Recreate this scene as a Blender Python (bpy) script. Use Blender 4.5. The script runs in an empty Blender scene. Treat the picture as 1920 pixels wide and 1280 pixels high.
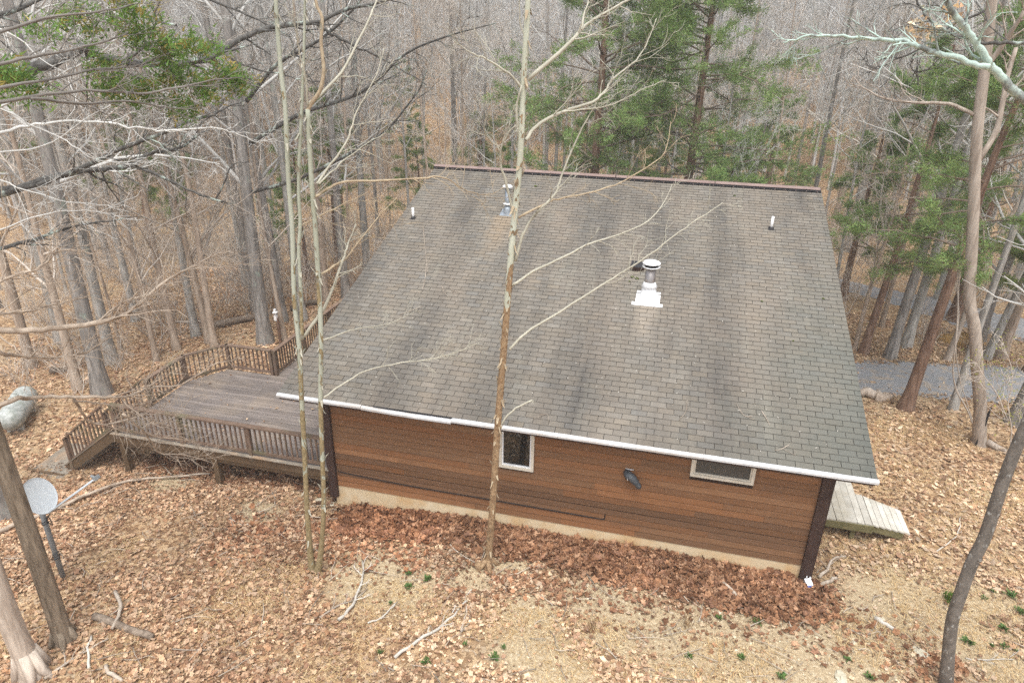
import bpy, math, random
import numpy as np
from mathutils import Matrix, Vector

# ------------------------------------------------------------------ camera, sky, sun, exposure
SC = bpy.context.scene
COL = SC.collection
RAD = math.radians
CAM_P = np.array([7.476, -12.342, 10.172])
YAW, PITCH, ROLL, FPX = RAD(13.62), RAD(24.43), RAD(0.96), 1280.0

def cam_axes():
    cy, sy = math.cos(YAW), math.sin(YAW)
    fwd = np.array([-sy*math.cos(PITCH), cy*math.cos(PITCH), -math.sin(PITCH)])
    right = np.array([cy, sy, 0.0])
    up = np.cross(right, fwd)
    c, s = math.cos(ROLL), math.sin(ROLL)
    return c*right + s*up, -s*right + c*up, fwd
CR, CU, CF = cam_axes()
cam_d = bpy.data.cameras.new('camera')
cam_d.lens = 24.0; cam_d.sensor_width = 36.0; cam_d.clip_start = 0.1; cam_d.clip_end = 2000
cam = bpy.data.objects.new('camera', cam_d); COL.objects.link(cam)
cam.matrix_world = Matrix(((CR[0], CU[0], -CF[0], CAM_P[0]), (CR[1], CU[1], -CF[1], CAM_P[1]),
                           (CR[2], CU[2], -CF[2], CAM_P[2]), (0, 0, 0, 1)))
SC.camera = cam

SUN_EL, SUN_AZ = RAD(70), RAD(165)          # direction the light comes from, clockwise from +Y
W = bpy.data.worlds.new('World'); SC.world = W; W.use_nodes = True
nt = W.node_tree; nt.nodes.clear()
sky = nt.nodes.new('ShaderNodeTexSky'); sky.sky_type = 'NISHITA'; sky.sun_disc = False
sky.sun_elevation = SUN_EL; sky.sun_rotation = SUN_AZ
sky.air_density = 1.0; sky.dust_density = 3.0; sky.ozone_density = 1.0
hsv = nt.nodes.new('ShaderNodeHueSaturation'); hsv.inputs['Saturation'].default_value = 0.30
bg = nt.nodes.new('ShaderNodeBackground'); bg.inputs[1].default_value = 0.15
wo = nt.nodes.new('ShaderNodeOutputWorld')
nt.links.new(sky.outputs[0], hsv.inputs['Color']); nt.links.new(hsv.outputs[0], bg.inputs[0]); nt.links.new(bg.outputs[0], wo.inputs[0])
sun_d = bpy.data.lights.new('sun', 'SUN'); sun_d.energy = 1.5; sun_d.angle = RAD(30); sun_d.color = (1.0, 0.975, 0.92)
sun = bpy.data.objects.new('sun', sun_d); COL.objects.link(sun)
sdir = Vector((math.sin(SUN_AZ)*math.cos(SUN_EL), math.cos(SUN_AZ)*math.cos(SUN_EL), math.sin(SUN_EL)))
sun.rotation_euler = sdir.to_track_quat('Z', 'Y').to_euler()
SC.view_settings.view_transform = 'Standard'; SC.view_settings.look = 'None'
SC.view_settings.exposure = 1.05; SC.view_settings.gamma = 1.0; SC.view_settings.use_curve_mapping = False
SC.render.engine = 'CYCLES'
SC.cycles.use_denoising = False
SC.cycles.max_bounces = 4; SC.cycles.diffuse_bounces = 3; SC.cycles.glossy_bounces = 2
SC.cycles.transmission_bounces = 3; SC.cycles.transparent_max_bounces = 4; SC.cycles.volume_bounces = 1
SC.cycles.sample_clamp_indirect = 4.0

# ------------------------------------------------------------------ mesh helpers
class MB:
    """collects quads and triangles, then becomes ONE mesh object"""
    def __init__(s): s.V = []; s.Q = []; s.T = []; s.n = 0; s.QM = []; s.TM = []; s.C = []; s.has_c = False
    def add(s, V, Q=None, T=None, m=0, col=None):
        V = np.asarray(V, float).reshape(-1, 3)
        if Q is not None and len(Q): Q = np.asarray(Q, int).reshape(-1, 4); s.Q.append(Q+s.n); s.QM.append(np.full(len(Q), m))
        if T is not None and len(T): T = np.asarray(T, int).reshape(-1, 3); s.T.append(T+s.n); s.TM.append(np.full(len(T), m))
        s.V.append(V); s.n += len(V)
        if col is None: s.C.append(np.ones((len(V), 4)))
        else:
            s.has_c = True
            c = np.ones((len(V), 4)); c[:, :3] = col; s.C.append(c)
    def box(s, c, size, R=None, m=0, col=None):
        h = np.array(size)/2.0
        v = np.array([[-1,-1,-1],[1,-1,-1],[1,1,-1],[-1,1,-1],[-1,-1,1],[1,-1,1],[1,1,1],[-1,1,1]])*h
        if R is not None: v = v @ np.asarray(R).T
        s.add(v+np.asarray(c), [[0,3,2,1],[4,5,6,7],[0,1,5,4],[1,2,6,5],[2,3,7,6],[3,0,4,7]], m=m, col=col)
    def beam(s, a, b, w, h, up=(0,0,1), m=0, ext=0.0):
        """a square bar from a to b, w across, h along up"""
        a = np.asarray(a, float); b = np.asarray(b, float); d = b-a; L = np.linalg.norm(d); d /= L
        side = np.cross(d, np.asarray(up, float)); side /= np.linalg.norm(side); u = np.cross(side, d)
        s.box((a+b)/2, (L+2*ext, w, h), np.stack([d, side, u], 1), m)
    def tube(s, P, r, sides=6, m=0, col=None, cap=True):
        P = np.asarray(P, float); n = len(P); r = np.broadcast_to(np.asarray(r, float), (n,))
        t = np.empty_like(P); t[1:-1] = P[2:]-P[:-2]; t[0] = P[1]-P[0]; t[-1] = P[-1]-P[-2]
        t /= np.linalg.norm(t, axis=1)[:, None]+1e-9
        mean = np.abs(P[-1]-P[0]); ref = np.zeros(3); ref[int(np.argmin(mean))] = 1.0
        a = np.cross(t, ref); a /= np.linalg.norm(a, axis=1)[:, None]+1e-9; b = np.cross(t, a)
        an = np.arange(sides)*2*math.pi/sides
        V = P[:, None, :]+r[:, None, None]*(np.cos(an)[None, :, None]*a[:, None, :]+np.sin(an)[None, :, None]*b[:, None, :])
        V = V.reshape(-1, 3)
        i = np.arange(n-1)[:, None]*sides; k = np.arange(sides)[None, :]; k2 = (k+1) % sides
        Q = np.stack([i+k, i+sides+k, i+sides+k2, i+k2], -1).reshape(-1, 4)
        T = None
        if cap:
            V = np.vstack([V, P[0], P[-1]]); T = []
            for q in range(sides):
                q2 = (q+1) % sides
                T.append([n*sides, q, q2]); T.append([n*sides+1, (n-1)*sides+q2, (n-1)*sides+q])
        s.add(V, Q, T, m=m, col=col)
    def lathe(s, prof, c=(0,0,0), seg=24, R=None, m=0):
        prof = np.asarray(prof, float); an = np.arange(seg)*2*math.pi/seg; n = len(prof)
        V = np.stack([prof[:, None, 0]*np.cos(an), prof[:, None, 0]*np.sin(an), np.repeat(prof[:, 1:2], seg, 1)], -1).reshape(-1, 3)
        if R is not None: V = V @ np.asarray(R).T
        i = np.arange(n-1)[:, None]*seg; k = np.arange(seg)[None, :]; k2 = (k+1) % seg
        s.add(V+np.asarray(c), np.stack([i+k, i+k2, i+seg+k2, i+seg+k], -1).reshape(-1, 4), m=m)
    def mesh(s, name, mats, smooth=False):
        V = np.vstack(s.V); Q = np.vstack(s.Q) if s.Q else np.zeros((0, 4), int); T = np.vstack(s.T) if s.T else np.zeros((0, 3), int)
        me = bpy.data.meshes.new(name)
        me.vertices.add(len(V)); me.vertices.foreach_set('co', V.astype(np.float32).ravel())
        nl = Q.size+T.size; me.loops.add(nl); me.loops.foreach_set('vertex_index', np.concatenate([Q.ravel(), T.ravel()]).astype(np.int32))
        npoly = len(Q)+len(T); me.polygons.add(npoly)
        st = np.concatenate([np.arange(len(Q))*4, Q.size+np.arange(len(T))*3]).astype(np.int32)
        me.polygons.foreach_set('loop_start', st)
        mi = np.concatenate([np.concatenate(s.QM) if s.QM else [], np.concatenate(s.TM) if s.TM else []]).astype(np.int32)
        if not isinstance(mats, (list, tuple)): mats = [mats]
        for m in mats: me.materials.append(m)
        me.polygons.foreach_set('material_index', mi)
        me.polygons.foreach_set('use_smooth', np.full(npoly, bool(smooth)))
        if s.has_c:
            at = me.color_attributes.new('tint', 'FLOAT_COLOR', 'POINT')
            at.data.foreach_set('color', np.vstack(s.C).astype(np.float32).ravel())
        me.update(calc_edges=True)
        return me
    def build(s, name, mats, parent=None, smooth=False):
        return link(name, s.mesh(name, mats, smooth), parent)

def link(name, me, parent=None, loc=None):
    o = bpy.data.objects.new(name, me); COL.objects.link(o)
    if parent is not None: o.parent = parent
    if loc is not None: o.location = loc
    return o
def thing(name, label, cat, loc=(0,0,0), rz=0.0, group=None):
    o = bpy.data.objects.new(name, None); COL.objects.link(o); o.empty_display_size = 0.2
    o.location = loc; o.rotation_euler = (0, 0, rz)
    return tag(o, label, cat, group)
def tag(o, label=None, cat=None, group=None, kind=None):
    if label: o['label'] = label
    if cat: o['category'] = cat
    if group: o['group'] = group
    if kind: o['kind'] = kind
    return o
def rotz(a):
    c, s = math.cos(a), math.sin(a); return np.array([[c,-s,0],[s,c,0],[0,0,1.]])
def frame_from(z):
    z = np.asarray(z, float); z = z/np.linalg.norm(z); r = np.array([0,0,1.]) if abs(z[2]) < .9 else np.array([1.,0,0])
    x = np.cross(r, z); x /= np.linalg.norm(x); return np.stack([x, np.cross(z, x), z], 1)
def unit(v): v = np.asarray(v, float); return v/(np.linalg.norm(v)+1e-12)
def smooth_path(P, step=4):
    P = np.asarray(P, float); n = len(P)
    if n < 3: return np.array([P[0]+(P[-1]-P[0])*t for t in np.linspace(0, 1, step+1)])
    E = np.vstack([2*P[0]-P[1], P, 2*P[-1]-P[-2]]); out = []
    for i in range(n-1):
        a, b, c, d = E[i:i+4]
        for k in range(step):
            t = k/step
            out.append(.5*((2*b)+(-a+c)*t+(2*a-5*b+4*c-d)*t*t+(-a+3*b-3*c+d)*t**3))
    out.append(P[-1]); return np.array(out)

# ------------------------------------------------------------------ ground height and point helpers
CP = np.array([
 (0,-.2,-.43),(5.5,-.25,-.37),(11,-.2,-.30),(-3,-5.5,-.42),(-4.2,-3.9,-.42),(1,-2.5,-.30),(4.4,-1.4,-.26),(6,-4,.02),(10,-3,-.02),(13,-2.1,-.25),
 (15,-1,-.38),(5,-13,2.2),(-6,-13,1.8),(16,-13,2.0),(-2.9,-.2,-.60),(-3.3,.1,-.72),(-6.1,.1,-.70),(-7.8,0,-1.02),(-8.5,-1,-1.0),(-10,1,-1.2),(-10,5,-1.4),(-7,9,-1.4),
 (-15,8,-1.9),(-4,6,-1.2),(-15,0,-1.5),(-15,-8,-1.0),(5,5,-.7),(0,14,-1.7),(8,14,-1.6),(12,0,-.40),(13.5,3,-.45),(15.5,9,-.8),(17,8,-.8),
 (14.5,12,-.95),(19,12,-.95),(21,18,-1.3),(25,14,-1.2),(20,0,-.4),(22,6,-.6),(-20,25,-2.6),(0,30,-2.8),(20,30,-2.2),(-30,10,-2.4),(35,20,-1.8),(-30,-10,-1.5),(35,-5,0)])
def vnoise(x, y, seed=0):
    x = np.asarray(x, float); y = np.asarray(y, float)
    xi = np.floor(x).astype(np.int64); yi = np.floor(y).astype(np.int64); fx = x-xi; fy = y-yi
    fx = fx*fx*(3-2*fx); fy = fy*fy*(3-2*fy)
    def hsh(a, b):
        h = (a*374761393+b*668265263+seed*974634777) & 0x7fffffff
        h = ((h ^ (h >> 13))*1274126177) & 0x7fffffff
        return ((h ^ (h >> 16)) & 0xffff)/65535.0
    return (hsh(xi,yi)*(1-fx)+hsh(xi+1,yi)*fx)*(1-fy)+(hsh(xi,yi+1)*(1-fx)+hsh(xi+1,yi+1)*fx)*fy
ROAD_NEAR = smooth_path([(3,13.6,0),(8,12.4,0),(11.8,11.7,0),(14.3,11.75,0),(17,12.3,0),(20,13.0,0),(23.5,14.3,0),(25.6,16.6,0),(24.6,18.9,0),(22.2,19.6,0),(20.2,20.9,0),(17.6,23.2,0),(14.5,26,0),(10,30,0),(4,33,0)], 6)[:, :2]
ROAD_FAR = smooth_path([(-44,13,0),(-35,18,0),(-27.5,22,0),(-22,27.5,0),(-14,31,0),(-5,33.5,0),(4,33,0)], 6)[:, :2]
ROAD_ALL = np.vstack([ROAD_NEAR, ROAD_FAR])
def road_dist(x, y):
    x = np.asarray(x, float); y = np.asarray(y, float); xf = x.ravel(); yf = y.ravel(); out = np.empty(len(xf))
    for i in range(0, len(xf), 20000):
        out[i:i+20000] = ((xf[i:i+20000, None]-ROAD_ALL[None, :, 0])**2+(yf[i:i+20000, None]-ROAD_ALL[None, :, 1])**2).min(1)
    return np.sqrt(out).reshape(x.shape)
def drift_amount(x, y):
    """the bank of leaves blown against the front wall"""
    lo = -1.15-.35*vnoise(np.asarray(x)*.7, 0*np.asarray(x), 5)-.045*np.clip(np.asarray(x)-5, 0, 8)
    a = np.clip((np.asarray(y)-lo)/.45, 0, 1)*np.clip((np.asarray(x)-.15)/.6, 0, 1)*np.clip((11.9-np.asarray(x))/1.8, 0, 1)*(np.asarray(y) < .02)
    return a*a*(3-2*a)
def h0(x, y):
    x = np.asarray(x, float); y = np.asarray(y, float)
    num = np.zeros(x.shape); den = np.zeros(x.shape)
    for px, py, pz in CP:
        w = 1.0/((x-px)**2+(y-py)**2+1.2)**1.6
        num += w*pz; den += w
    z = num/den
    r = np.sqrt((x-5)**2+(y+2)**2); t = np.clip(r-46, 0, None)
    return z+0.36*(np.sqrt(t*t+64)-8)+np.clip(r-60, 0, None)*.03*(vnoise(x*.03, y*.03, 3)-.3)*3
def hgt(x, y):
    x = np.asarray(x, float); y = np.asarray(y, float)
    z = h0(x, y)
    n = (vnoise(x*.45, y*.45, 1)-.5)*.16+(vnoise(x*1.7, y*1.7, 2)-.5)*.06+(vnoise(x*5, y*5, 4)-.5)*.025
    near = (np.abs(x-5) < 40) & (y < 45)
    k = np.ones(x.shape)
    if np.any(near): k = np.where(near, np.clip((road_dist(x, y)-1.4)/1.2, 0, 1), 1.0)
    z = z-.17*np.exp(-((y+.15)/.55)**2)*np.clip((x+.6)/.6, 0, 1)*np.clip((12-x)/11, 0, 1)
    return z+n*k+.05*drift_amount(x, y)*(.6+.8*vnoise(x*2.2, y*2.2, 9))
def hh(x, y): return float(hgt(np.array([x]), np.array([y]))[0])
def ray(u, v): return (u-960)/FPX*CR+(640-v)/FPX*CU+CF
def at(u, v, depth): return CAM_P+depth*ray(u, v)
def at_y(u, v, y): d = ray(u, v); return CAM_P+(y-CAM_P[1])/d[1]*d
def at_z(u, v, z): d = ray(u, v); return CAM_P+(z-CAM_P[2])/d[2]*d
def gp(u, v):
    """the point of the ground seen at a picture point"""
    d = ray(u, v); lo, hi, n = 4.0, 200.0, 600
    for _ in range(3):
        t = np.linspace(lo, hi, n); p = CAM_P+t[:, None]*d
        g = p[:, 2]-hgt(p[:, 0], p[:, 1]); k = int(np.argmax(g < 0)); lo, hi, n = t[max(k-1, 0)], t[k], 40
    return CAM_P+hi*d

# ------------------------------------------------------------------ materials
def new_mat(name):
    m = bpy.data.materials.new(name); m.use_nodes = True
    n = m.node_tree; b = n.nodes['Principled BSDF']; b.inputs['Roughness'].default_value = .85
    b.inputs['Specular IOR Level'].default_value = .25
    return m, n, b
def N(n, t, **k):
    o = n.nodes.new(t)
    for a, v in k.items(): setattr(o, a, v)
    return o
def ramp(n, src, stops):
    r = N(n, 'ShaderNodeValToRGB'); e = r.color_ramp.elements
    while len(e) > 1: e.remove(e[-1])
    for i, (p, c) in enumerate(stops):
        x = e[0] if i == 0 else e.new(p)
        x.position = p; x.color = (c, c, c, 1) if isinstance(c, (int, float)) else (*c, 1)
    n.links.new(src, r.inputs[0]); return r.outputs[0]
def coords(n, kind='Object', scale=(1,1,1)):
    if kind == 'World': src = N(n, 'ShaderNodeNewGeometry').outputs['Position']
    else: src = N(n, 'ShaderNodeTexCoord').outputs[kind]
    mp = N(n, 'ShaderNodeMapping'); mp.inputs['Scale'].default_value = scale
    n.links.new(src, mp.inputs[0]); return mp.outputs[0]
def noise(n, vec, scale, detail=3, rough=.6, dist=0.0):
    t = N(n, 'ShaderNodeTexNoise'); t.inputs['Scale'].default_value = scale; t.inputs['Detail'].default_value = detail
    t.inputs['Roughness'].default_value = rough; t.inputs['Distortion'].default_value = dist
    n.links.new(vec, t.inputs['Vector']); return t.outputs['Fac']
def mixc(n, fac, a, b, mode='MIX'):
    m = N(n, 'ShaderNodeMix', data_type='RGBA', blend_type=mode)
    for s, v in ((0, fac), (6, a), (7, b)):
        if isinstance(v, (int, float)): m.inputs[s].default_value = v if s == 0 else (v, v, v, 1)
        elif isinstance(v, tuple): m.inputs[s].default_value = (*v, 1)
        else: n.links.new(v, m.inputs[s])
    return m.outputs[2]
def bump(n, b, h, strength, dist=.02):
    u = N(n, 'ShaderNodeBump'); u.inputs['Strength'].default_value = strength; u.inputs['Distance'].default_value = dist
    n.links.new(h, u.inputs['Height']); n.links.new(u.outputs[0], b.inputs['Normal'])
def math_n(n, op, a, b=None):
    m = N(n, 'ShaderNodeMath', operation=op)
    for s, v in ((0, a), (1, b)):
        if v is None: continue
        if isinstance(v, (int, float)): m.inputs[s].default_value = v
        else: n.links.new(v, m.inputs[s])
    return m.outputs[0]
def obj_random(n): return N(n, 'ShaderNodeObjectInfo').outputs['Random']

def simple_mat(name, c1, c2, scale=3.0, stretch=(1,1,1), rough=.85, bmp=.0, kind='Object', metal=0.0, var=0.0, spec=.25, dirt=None):
    m, n, b = new_mat(name); v = coords(n, kind, stretch)
    f = noise(n, v, scale, 5, .65); c = ramp(n, f, [(.3, c1), (.7, c2)])
    if var:
        k = ramp(n, obj_random(n), [(0, 1-var), (1, 1+var)]); c = mixc(n, 1.0, c, k, 'MULTIPLY')
    if dirt:
        d = ramp(n, noise(n, v, scale*.35, 4), [(.5, 0.0), (.68, 1.0)]); c = mixc(n, math_n(n, 'MULTIPLY', d, .8), c, dirt)
    n.links.new(c, b.inputs['Base Color']); b.inputs['Roughness'].default_value = rough; b.inputs['Metallic'].default_value = metal
    b.inputs['Specular IOR Level'].default_value = spec
    if bmp: bump(n, b, noise(n, v, scale*2.2, 4), bmp)
    return m

def bark_mat(name, dark, light, sc=9.0, lichen=None, lam=.0, stretch=(1,1,.16), bmp=.9, var=.18, lsc=3.2):
    m, n, b = new_mat(name); v = coords(n, 'Object', stretch)
    f = noise(n, v, sc, 5, .7, .4); c = ramp(n, f, [(.34, dark), (.62, light)])
    if lichen:
        l = noise(n, coords(n, 'Object', (1,1,.6)), lsc, 4, .65); lf = ramp(n, l, [(.62-lam*.3, 0.0), (.72-lam*.3, 1.0)])
        c = mixc(n, lf, c, lichen)
    if var: c = mixc(n, 1.0, c, ramp(n, obj_random(n), [(0, 1-var), (1, 1+var)]), 'MULTIPLY')
    n.links.new(c, b.inputs['Base Color']); bump(n, b, f, bmp, .03); return m

def sycamore_mat(name, zmid, zk, pale, pale2, brown, brown2):
    m, n, b = new_mat(name); g = N(n, 'ShaderNodeNewGeometry').outputs['Position']
    sp = N(n, 'ShaderNodeSeparateXYZ'); n.links.new(g, sp.inputs[0])
    v = coords(n, 'World', (1,1,.35))
    f = noise(n, v, 6.5, 4, .6, .6); fine = noise(n, coords(n, 'World', (1,1,.6)), 26, 4, .7)
    hz = math_n(n, 'MULTIPLY', math_n(n, 'SUBTRACT', sp.outputs[2], zmid), zk)
    hz = math_n(n, 'MINIMUM', math_n(n, 'MAXIMUM', hz, -.22), .13)
    k = ramp(n, math_n(n, 'ADD', f, hz), [(.485, 0.0), (.505, 1.0)])
    pc = mixc(n, ramp(n, noise(n, v, 2.2, 3), [(.4, 0.0), (.6, 1.0)]), pale, pale2)
    bc = mixc(n, ramp(n, fine, [(.38, 0.0), (.6, 1.0)]), brown, brown2)
    n.links.new(mixc(n, k, bc, pc), b.inputs['Base Color']); bump(n, b, math_n(n, 'ADD', math_n(n, 'MULTIPLY', fine, math_n(n, 'SUBTRACT', 1.0, k)), math_n(n, 'MULTIPLY', k, -.4)), .7, .02)
    return m

def tint_mat(name, rough=.8, transl=.0, bmp=0.0, mottle=.0):
    m, n, b = new_mat(name); a = N(n, 'ShaderNodeAttribute'); a.attribute_name = 'tint'
    c = a.outputs['Color']
    if mottle: c = mixc(n, 1.0, c, ramp(n, noise(n, coords(n, 'World'), 30, 3), [(.3, 1-mottle), (.7, 1+mottle)]), 'MULTIPLY')
    n.links.new(c, b.inputs['Base Color']); b.inputs['Roughness'].default_value = rough
    b.inputs['Specular IOR Level'].default_value = .15
    if transl:
        t = N(n, 'ShaderNodeBsdfTranslucent'); n.links.new(c, t.inputs[0])
        mx = N(n, 'ShaderNodeMixShader'); mx.inputs[0].default_value = transl
        n.links.new(b.outputs[0], mx.inputs[1]); n.links.new(t.outputs[0], mx.inputs[2])
        n.links.new(mx.outputs[0], n.nodes['Material Output'].inputs[0])
    return m

def ground_mat():
    m, n, b = new_mat('leafy_ground'); v = coords(n, 'World')
    vo = N(n, 'ShaderNodeTexVoronoi'); vo.inputs['Scale'].default_value = 11.0; vo.inputs['Randomness'].default_value = 1.0
    wv = N(n, 'ShaderNodeVectorMath', operation='ADD'); n.links.new(v, wv.inputs[0])
    nz = N(n, 'ShaderNodeTexNoise'); nz.inputs['Scale'].default_value = 14; n.links.new(v, nz.inputs['Vector'])
    sc = N(n, 'ShaderNodeVectorMath', operation='SCALE'); sc.inputs['Scale'].default_value = .12; n.links.new(nz.outputs['Color'], sc.inputs[0])
    n.links.new(sc.outputs[0], wv.inputs[1]); n.links.new(wv.outputs[0], vo.inputs['Vector'])
    sp = N(n, 'ShaderNodeSeparateColor'); n.links.new(vo.outputs['Color'], sp.inputs[0])
    leaf = ramp(n, sp.outputs[0], [(0, (.15,.085,.045)), (.3, (.30,.18,.095)), (.6, (.43,.285,.16)), (.85, (.54,.38,.225)), (1, (.38,.29,.20))])
    soil = ramp(n, noise(n, v, 16, 5, .7), [(.3, (.29,.21,.125)), (.52, (.46,.36,.225)), (.72, (.62,.53,.38))])
    k = ramp(n, noise(n, v, .55, 5, .7), [(.50, 0.0), (.68, .7)])
    at_ = N(n, 'ShaderNodeAttribute'); at_.attribute_name = 'soil'; k = math_n(n, 'MAXIMUM', k, math_n(n, 'MINIMUM', math_n(n, 'MULTIPLY', at_.outputs['Fac'], 1.6), 1.0))
    n.links.new(mixc(n, k, leaf, soil), b.inputs['Base Color'])
    hb = math_n(n, 'ADD', noise(n, v, 22, 4, .7), math_n(n, 'MULTIPLY', sp.outputs[1], .6)); bump(n, b, hb, .8, .05); return m

def shingle_mat():
    m, n, b = new_mat('roof_shingle'); a = N(n, 'ShaderNodeAttribute'); a.attribute_name = 'tint'
    g = coords(n, 'World')
    streak = noise(n, coords(n, 'World', (1.0,.10,.0)), .95, 4, .6, .3)        # algae streaks that run down the slope
    c = mixc(n, ramp(n, streak, [(.43, 0.0), (.70, .66)]), a.outputs['Color'], (.055,.053,.052))
    warm = ramp(n, noise(n, coords(n, 'World', (1,.35,0)), .55, 3), [(.45, 0.0), (.7, .5)])
    c = mixc(n, warm, c, (.25,.205,.16))
    sp = N(n, 'ShaderNodeSeparateXYZ'); n.links.new(g, sp.inputs[0])
    gx = math_n(n, 'ADD', math_n(n, 'MULTIPLY', math_n(n, 'SUBTRACT', sp.outputs[0], 9.6), .16), math_n(n, 'MULTIPLY', math_n(n, 'SUBTRACT', 3.2, sp.outputs[1]), .06))
    gf = ramp(n, math_n(n, 'ADD', gx, math_n(n, 'MULTIPLY', noise(n, g, .9, 4), .7)), [(.28, 0.0), (.75, .62)])
    c = mixc(n, gf, c, (.105,.115,.100))                                        # lichen growth over the lower right corner
    pale = ramp(n, noise(n, coords(n, 'World', (1,.16,0)), 1.9, 3), [(.56, 0.0), (.74, .35)])
    c = mixc(n, pale, c, (.265,.25,.205))
    def patch(cx, hw, ya, yb):      # run-off stain that widens below a pipe
        dx = math_n(n, 'ABSOLUTE', math_n(n, 'SUBTRACT', sp.outputs[0], cx)); fx = math_n(n, 'SUBTRACT', 1.0, math_n(n, 'DIVIDE', dx, hw))
        fy = math_n(n, 'MULTIPLY', math_n(n, 'GREATER_THAN', ya, sp.outputs[1]), math_n(n, 'DIVIDE', math_n(n, 'SUBTRACT', sp.outputs[1], yb), ya-yb))
        f = math_n(n, 'MULTIPLY', math_n(n, 'MAXIMUM', fx, 0.0), math_n(n, 'MAXIMUM', fy, 0.0))
        return math_n(n, 'MINIMUM', math_n(n, 'MULTIPLY', f, math_n(n, 'MULTIPLY', noise(n, coords(n, 'World', (2,.5,0)), 2.5, 3), 3.2)), .75)
    c = mixc(n, math_n(n, 'MULTIPLY', patch(7.0, .34, 3.95, 2.4), .5), c, (.36,.30,.235)); c = mixc(n, math_n(n, 'MULTIPLY', patch(2.4, .42, 7.5, 5.2), .55), c, (.33,.24,.15))
    gr = noise(n, g, 240, 2, .8); c = mixc(n, 1.0, c, ramp(n, gr, [(.3, .78), (.7, 1.22)]), 'MULTIPLY')
    n.links.new(c, b.inputs['Base Color']); b.inputs['Roughness'].default_value = .95; bump(n, b, gr, .5, .004); return m

def siding_mat():
    m, n, b = new_mat('cedar_siding'); v = coords(n, 'World', (.5,1,9))
    f = noise(n, v, 5, 5, .65, .2); c = ramp(n, f, [(.25, (.165,.080,.038)), (.55, (.225,.113,.055)), (.8, (.275,.149,.077))])
    a = N(n, 'ShaderNodeAttribute'); a.attribute_name = 'tint'
    c = mixc(n, 1.0, c, a.outputs['Color'], 'MULTIPLY')
    vo = N(n, 'ShaderNodeTexVoronoi'); vo.inputs['Scale'].default_value = 2.3; n.links.new(coords(n, 'World', (1.2,1,2.2)), vo.inputs['Vector'])
    kn = ramp(n, vo.outputs['Distance'], [(.035, .75), (.075, 0.0)]); c = mixc(n, kn, c, (.035,.016,.009))
    wr = ramp(n, noise(n, coords(n, 'World', (.35,1,1.6)), 1.3, 4), [(.54, 0.0), (.76, .45)]); c = mixc(n, wr, c, (.10,.066,.044))
    n.links.new(c, b.inputs['Base Color']); b.inputs['Roughness'].default_value = .7; bump(n, b, f, .35, .006); return m

def glass_mat(name, dark):
    m, n, b = new_mat(name); b.inputs['Base Color'].default_value = (*dark, 1); b.inputs['Roughness'].default_value = .03
    b.inputs['Specular IOR Level'].default_value = .7; b.inputs['Coat Weight'].default_value = .4; b.inputs['Coat Roughness'].default_value = .02
    return m

M = {}
M['ground'] = ground_mat(); M['shingle'] = shingle_mat()
M['shingle_edge'] = simple_mat('shingle_cut_edge', (.030,.028,.026), (.055,.05,.046), 20)
M['underlay'] = simple_mat('roof_underlay', (.03,.028,.027), (.045,.042,.04), 8)
M['siding'] = siding_mat()
M['sheath'] = simple_mat('dark_sheathing', (.03,.016,.010), (.05,.026,.015), 4)
M['trim'] = simple_mat('dark_brown_trim', (.036,.020,.016), (.062,.036,.029), 5, rough=.6, kind='World')
M['concrete'] = simple_mat('stained_concrete', (.60,.45,.26), (.70,.58,.40), 2.2, rough=.9, bmp=.4, kind='World', dirt=(.56,.33,.13))
M['white_metal'] = simple_mat('white_metal_flashing', (.50,.51,.52), (.66,.67,.68), 2.0, (1,3,3), rough=.4, kind='World', dirt=(.42,.36,.30), spec=.5)
M['ridge'] = simple_mat('brown_ridge_metal', (.20,.14,.125), (.28,.205,.185), 2.5, rough=.5, kind='World')
M['frame'] = simple_mat('almond_window_frame', (.58,.53,.44), (.68,.63,.53), 3, rough=.5)
M['glass'] = glass_mat('window_glass', (.012,.012,.011)); M['screen'] = simple_mat('grey_insect_screen', (.075,.068,.058), (.095,.086,.073), 60, rough=.6)
M['pvc'] = simple_mat('white_pipe', (.72,.72,.72), (.82,.82,.82), 4, rough=.4)
M['rubber'] = simple_mat('black_rubber', (.02,.02,.022), (.035,.035,.038), 12, rough=.6)
M['galv'] = simple_mat('galvanised_steel', (.26,.30,.34), (.36,.40,.44), 3, (1,1,.3), rough=.45, metal=.5)
M['flue'] = simple_mat('weathered_flue_steel', (.20,.165,.14), (.42,.41,.41), 4, (1.4,1.4,.25), rough=.38, metal=.75)
M['white'] = simple_mat('white_painted_metal', (.76,.77,.78), (.88,.89,.90), 5, rough=.35)
M['moss'] = simple_mat('moss_green', (.05,.075,.012), (.12,.14,.03), 60, bmp=1)
M['deckwood'] = None
M['railwood'] = simple_mat('brown_rail_stain', (.14,.090,.064), (.215,.15,.11), 4, (1,1,1), rough=.75, var=.18, bmp=.2, kind='World', dirt=(.13,.125,.07))
M['rim'] = simple_mat('olive_brown_stain', (.095,.062,.035), (.135,.09,.052), 3, rough=.75, var=.08, kind='World', bmp=.2)
M['greywood'] = simple_mat('weathered_grey_plank', (.39,.37,.32), (.58,.56,.50), 3.5, (1,1,1), rough=.85, var=.2, bmp=.5, kind='World', dirt=(.33,.30,.23))
M['mosswood'] = simple_mat('green_stained_beam', (.10,.095,.04), (.19,.165,.085), 5, var=.1, kind='World', bmp=.3)
M['ramp_grey'] = simple_mat('grey_old_boards', (.17,.145,.115), (.30,.265,.215), 4, var=.15, kind='World', bmp=.4, dirt=(.36,.24,.15))
M['asphalt'] = simple_mat('worn_asphalt', (.19,.195,.205), (.28,.285,.295), 9, rough=.9, bmp=.4, kind='World', dirt=(.36,.29,.22))
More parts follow.
